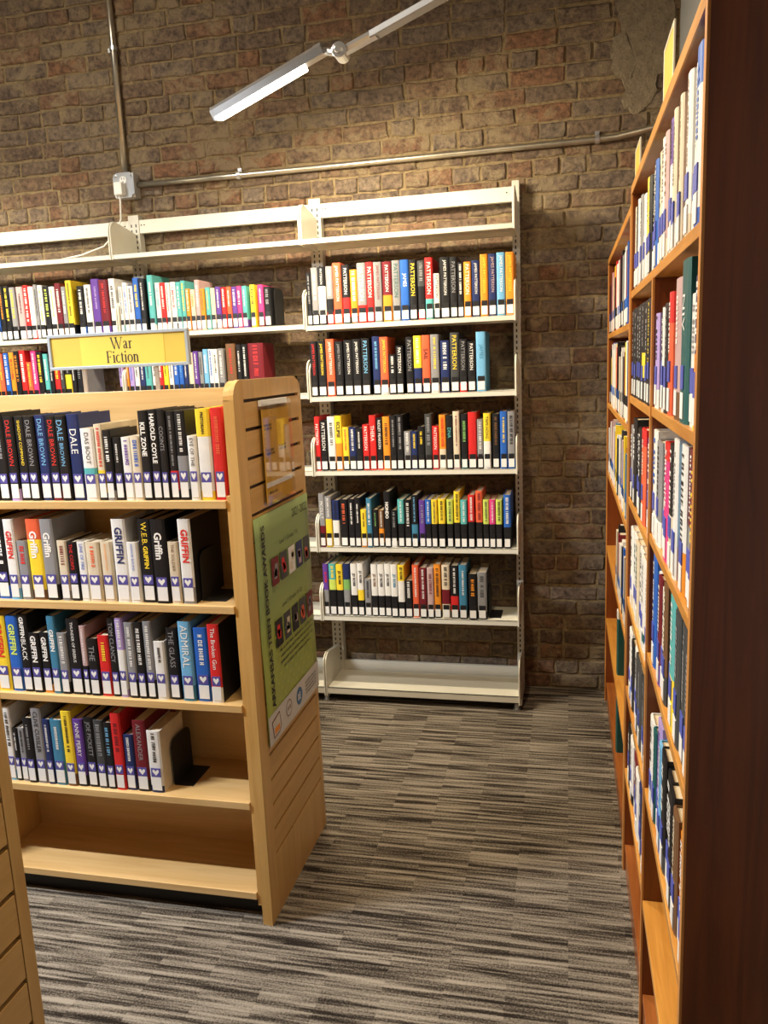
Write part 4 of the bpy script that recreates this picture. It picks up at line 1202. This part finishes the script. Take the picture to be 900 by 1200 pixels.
for zz, yy in ((1.425, 2.12), (1.415, 2.12), (1.355, 2.13), (1.345, 2.13), (1.36, 2.23), (1.35, 2.23), (1.235, 2.13)):
    fake_text(mb, (WX + 0.0096, yy, zz), (0, 1, 0), (0, 0, 1), 0.06, 0.007, rt)
mb.build('leaflet_lettering', INK, lf)
mb = MB(); mb.box(WX + 0.0092, hy0 + 0.012, hz0 + 0.048, WX + 0.0098, hy1 - 0.010, hz0 + 0.062); mb.build('white_band', WHITE, lf)

# ------------------------------------------------------------------ lamps
LEDW = emit('led_diffuser', (1.0, 0.90, 0.70), 14.0)
def led_lamp(A, B, label, power, facing, color):
    """slim aluminium bar lamp from A to B; facing = direction its light strip looks"""
    A, B = Vector(A), Vector(B)
    ax = (B - A).normalized()
    L = (B - A).length
    fz = (Vector(facing) - ax * Vector(facing).dot(ax)).normalized()
    sy_ = ax.cross(fz)
    root = empty('bar_lamp', A)
    tag(root, label, 'lamp')
    def P(t, s, d): return A + ax * t + sy_ * s + fz * d
    def prof(name, poly, t0, t1, mt, par=root):
        mb = MB()
        n = len(poly)
        mb.add([P(t0, s, d) for s, d in poly] + [P(t1, s, d) for s, d in poly],
               [tuple(range(n)), tuple(range(2 * n - 1, n - 1, -1))] + [(i, (i + 1) % n, n + (i + 1) % n, n + i) for i in range(n)])
        return mb.build(name, mt, par)
    hw = 0.033
    prof('housing', [(-hw, 0.012), (-hw, -0.012), (-hw * 0.6, -0.024), (hw * 0.6, -0.024), (hw, -0.012), (hw, 0.012)], 0.004, L, CHROME)
    prof('diffuser', [(-hw * 0.8, 0.0121), (-hw * 0.8, 0.022), (-hw * 0.4, 0.028), (hw * 0.4, 0.028), (hw * 0.8, 0.022), (hw * 0.8, 0.0121)], 0.012, L - 0.06, LEDW)
    prof('end_cap', [(-hw - .002, 0.024), (-hw - .002, -0.012), (-hw * 0.6, -0.026), (hw * 0.6, -0.026), (hw + .002, -0.012), (hw + .002, 0.024)], -0.004, 0.0039, CHROME)
    prof('end_cap', [(-hw, 0.012), (-hw, -0.014), (-hw * 0.6, -0.026), (hw * 0.6, -0.026), (hw, -0.014), (hw, 0.012)], L, L + 0.03, CHROME)
    ld = bpy.data.lights.new('led_light', 'AREA')
    ld.shape = 'RECTANGLE'; ld.size = L - 0.08; ld.size_y = 0.05
    ld.energy = power; ld.color = color
    lo = bpy.data.objects.new('led_light', ld); COL.objects.link(lo); lo.parent = root
    mt_ = Matrix((ax, fz.cross(ax) * -1, -fz)).transposed()
    if mt_.determinant() < 0: mt_ = Matrix((ax, fz.cross(ax), -fz)).transposed()
    m4 = mt_.to_4x4(); m4.translation = P(L / 2, 0, 0.032) - A
    lo.matrix_local = m4
    return root, P, L, ax
A_, B_ = at(253, 134, 1, 2.98), at(372, 64, 1, 2.93)
lamp, LP, LL, lax = led_lamp(A_, B_, 'slim aluminium bar lamp glowing on a jointed arm before the brick wall', LAMP_MAIN, (0.0, 0.22, -1.0), (1.0, 0.83, 0.57))
J = at(400, 62, 1, 2.90)
mb = MB(); mb.tube([LP(LL + 0.025, 0, 0), J], 0.013, 10); mb.build('neck', CHROME, lamp, smooth=False)
mb = MB(); mb.tube([J + Vector((0, -0.035, 0)), J + Vector((0, 0.03, 0))], 0.026, 16); mb.tube([J + Vector((0, -0.048, 0)), J + Vector((0, -0.03, 0))], 0.014, 12)
mb.build('swivel_joint', CHROME, lamp, 0.002)
E1 = at(436, 42, 1, 2.86)
E2 = at(512, -1, 1, 2.76)
dirn = (E2 - E1).normalized()
t = (0.447 - E1.x) / dirn.x
E3 = E1 + dirn * t
mb = MB(); mb.tube([J, E1 + dirn * 0.02], 0.018, 8)
mb.build('arm_socket', CHROME, lamp)
mb = MB()
sv = dirn.cross(Vector((0, 0, 1))).normalized(); uv = sv.cross(dirn)
q = [(-0.02, -0.011), (0.02, -0.011), (0.02, 0.011), (-0.02, 0.011)]
mb.add([E1 + sv * a + uv * b for a, b in q] + [E3 + sv * a + uv * b for a, b in q], [(0, 1, 2, 3), (7, 6, 5, 4)] + [(i, (i + 1) % 4, 4 + (i + 1) % 4, 4 + i) for i in range(4)])
mb.build('arm', plain('arm_grey', (0.30, 0.30, 0.31), 0.5, 0.6, 0.05), lamp, 0.002)
mb = MB(); mb.box(0.433, E3.y - 0.05, E3.z - 0.06, 0.446, E3.y + 0.05, E3.z + 0.06); mb.build('wall_plate', CHROME, lamp, 0.003)
def pendant(A, B, label, power, color):
    r_, P_, L_, ax_ = led_lamp(A, B, label, power, (0, 0, -1), color)
    for t in (0.12, L_ - 0.12):
        p0 = P_(t, 0, -0.02)
        mb = MB(); mb.tube([p0, (p0.x, p0.y, CEIL_Z + 0.01)], 0.005, 8); mb.build('hanging_rod', CHROME, r_)
pendant((-3.5, 2.95, 2.62), (-2.7, 2.95, 2.62), 'bar lamp hung over the aisle between steel shelving and maple bookcase', LAMP_LEFT, (1.0, 0.86, 0.62))
pendant((-3.1, 1.02, 2.70), (-2.1, 1.02, 2.70), 'bar lamp hung over the aisle between the two maple bookcases', LAMP_NEAR, (0.94, 0.97, 1.0))
pendant((-0.55, 1.20, 2.85), (-0.55, 1.90, 2.85), 'bar lamp hung over the aisle beside the brown bookcases', LAMP_AISLE, (1.0, 0.79, 0.50))
cl = empty('ceiling_lamp', (-2.4, 1.9, CEIL_Z))
tag(cl, 'ceiling lamp with a white diffuser near the middle of the room', 'lamp')
mb = MB(); mb.box(-2.75, 1.75, CEIL_Z - 0.06, -2.05, 2.05, CEIL_Z); mb.build('housing', CHROME, cl, 0.004)
mb = MB(); mb.box(-2.72, 1.78, CEIL_Z - 0.075, -2.08, 2.02, CEIL_Z - 0.06); mb.build('diffuser', LEDW, cl)
ld = bpy.data.lights.new('ceiling_light', 'AREA'); ld.shape = 'RECTANGLE'; ld.size = 0.62; ld.size_y = 0.22; ld.energy = LAMP_CEIL; ld.color = (1.0, 0.93, 0.8)
lo = bpy.data.objects.new('ceiling_light', ld); COL.objects.link(lo); lo.parent = cl; lo.location = (0, 0, -0.09)
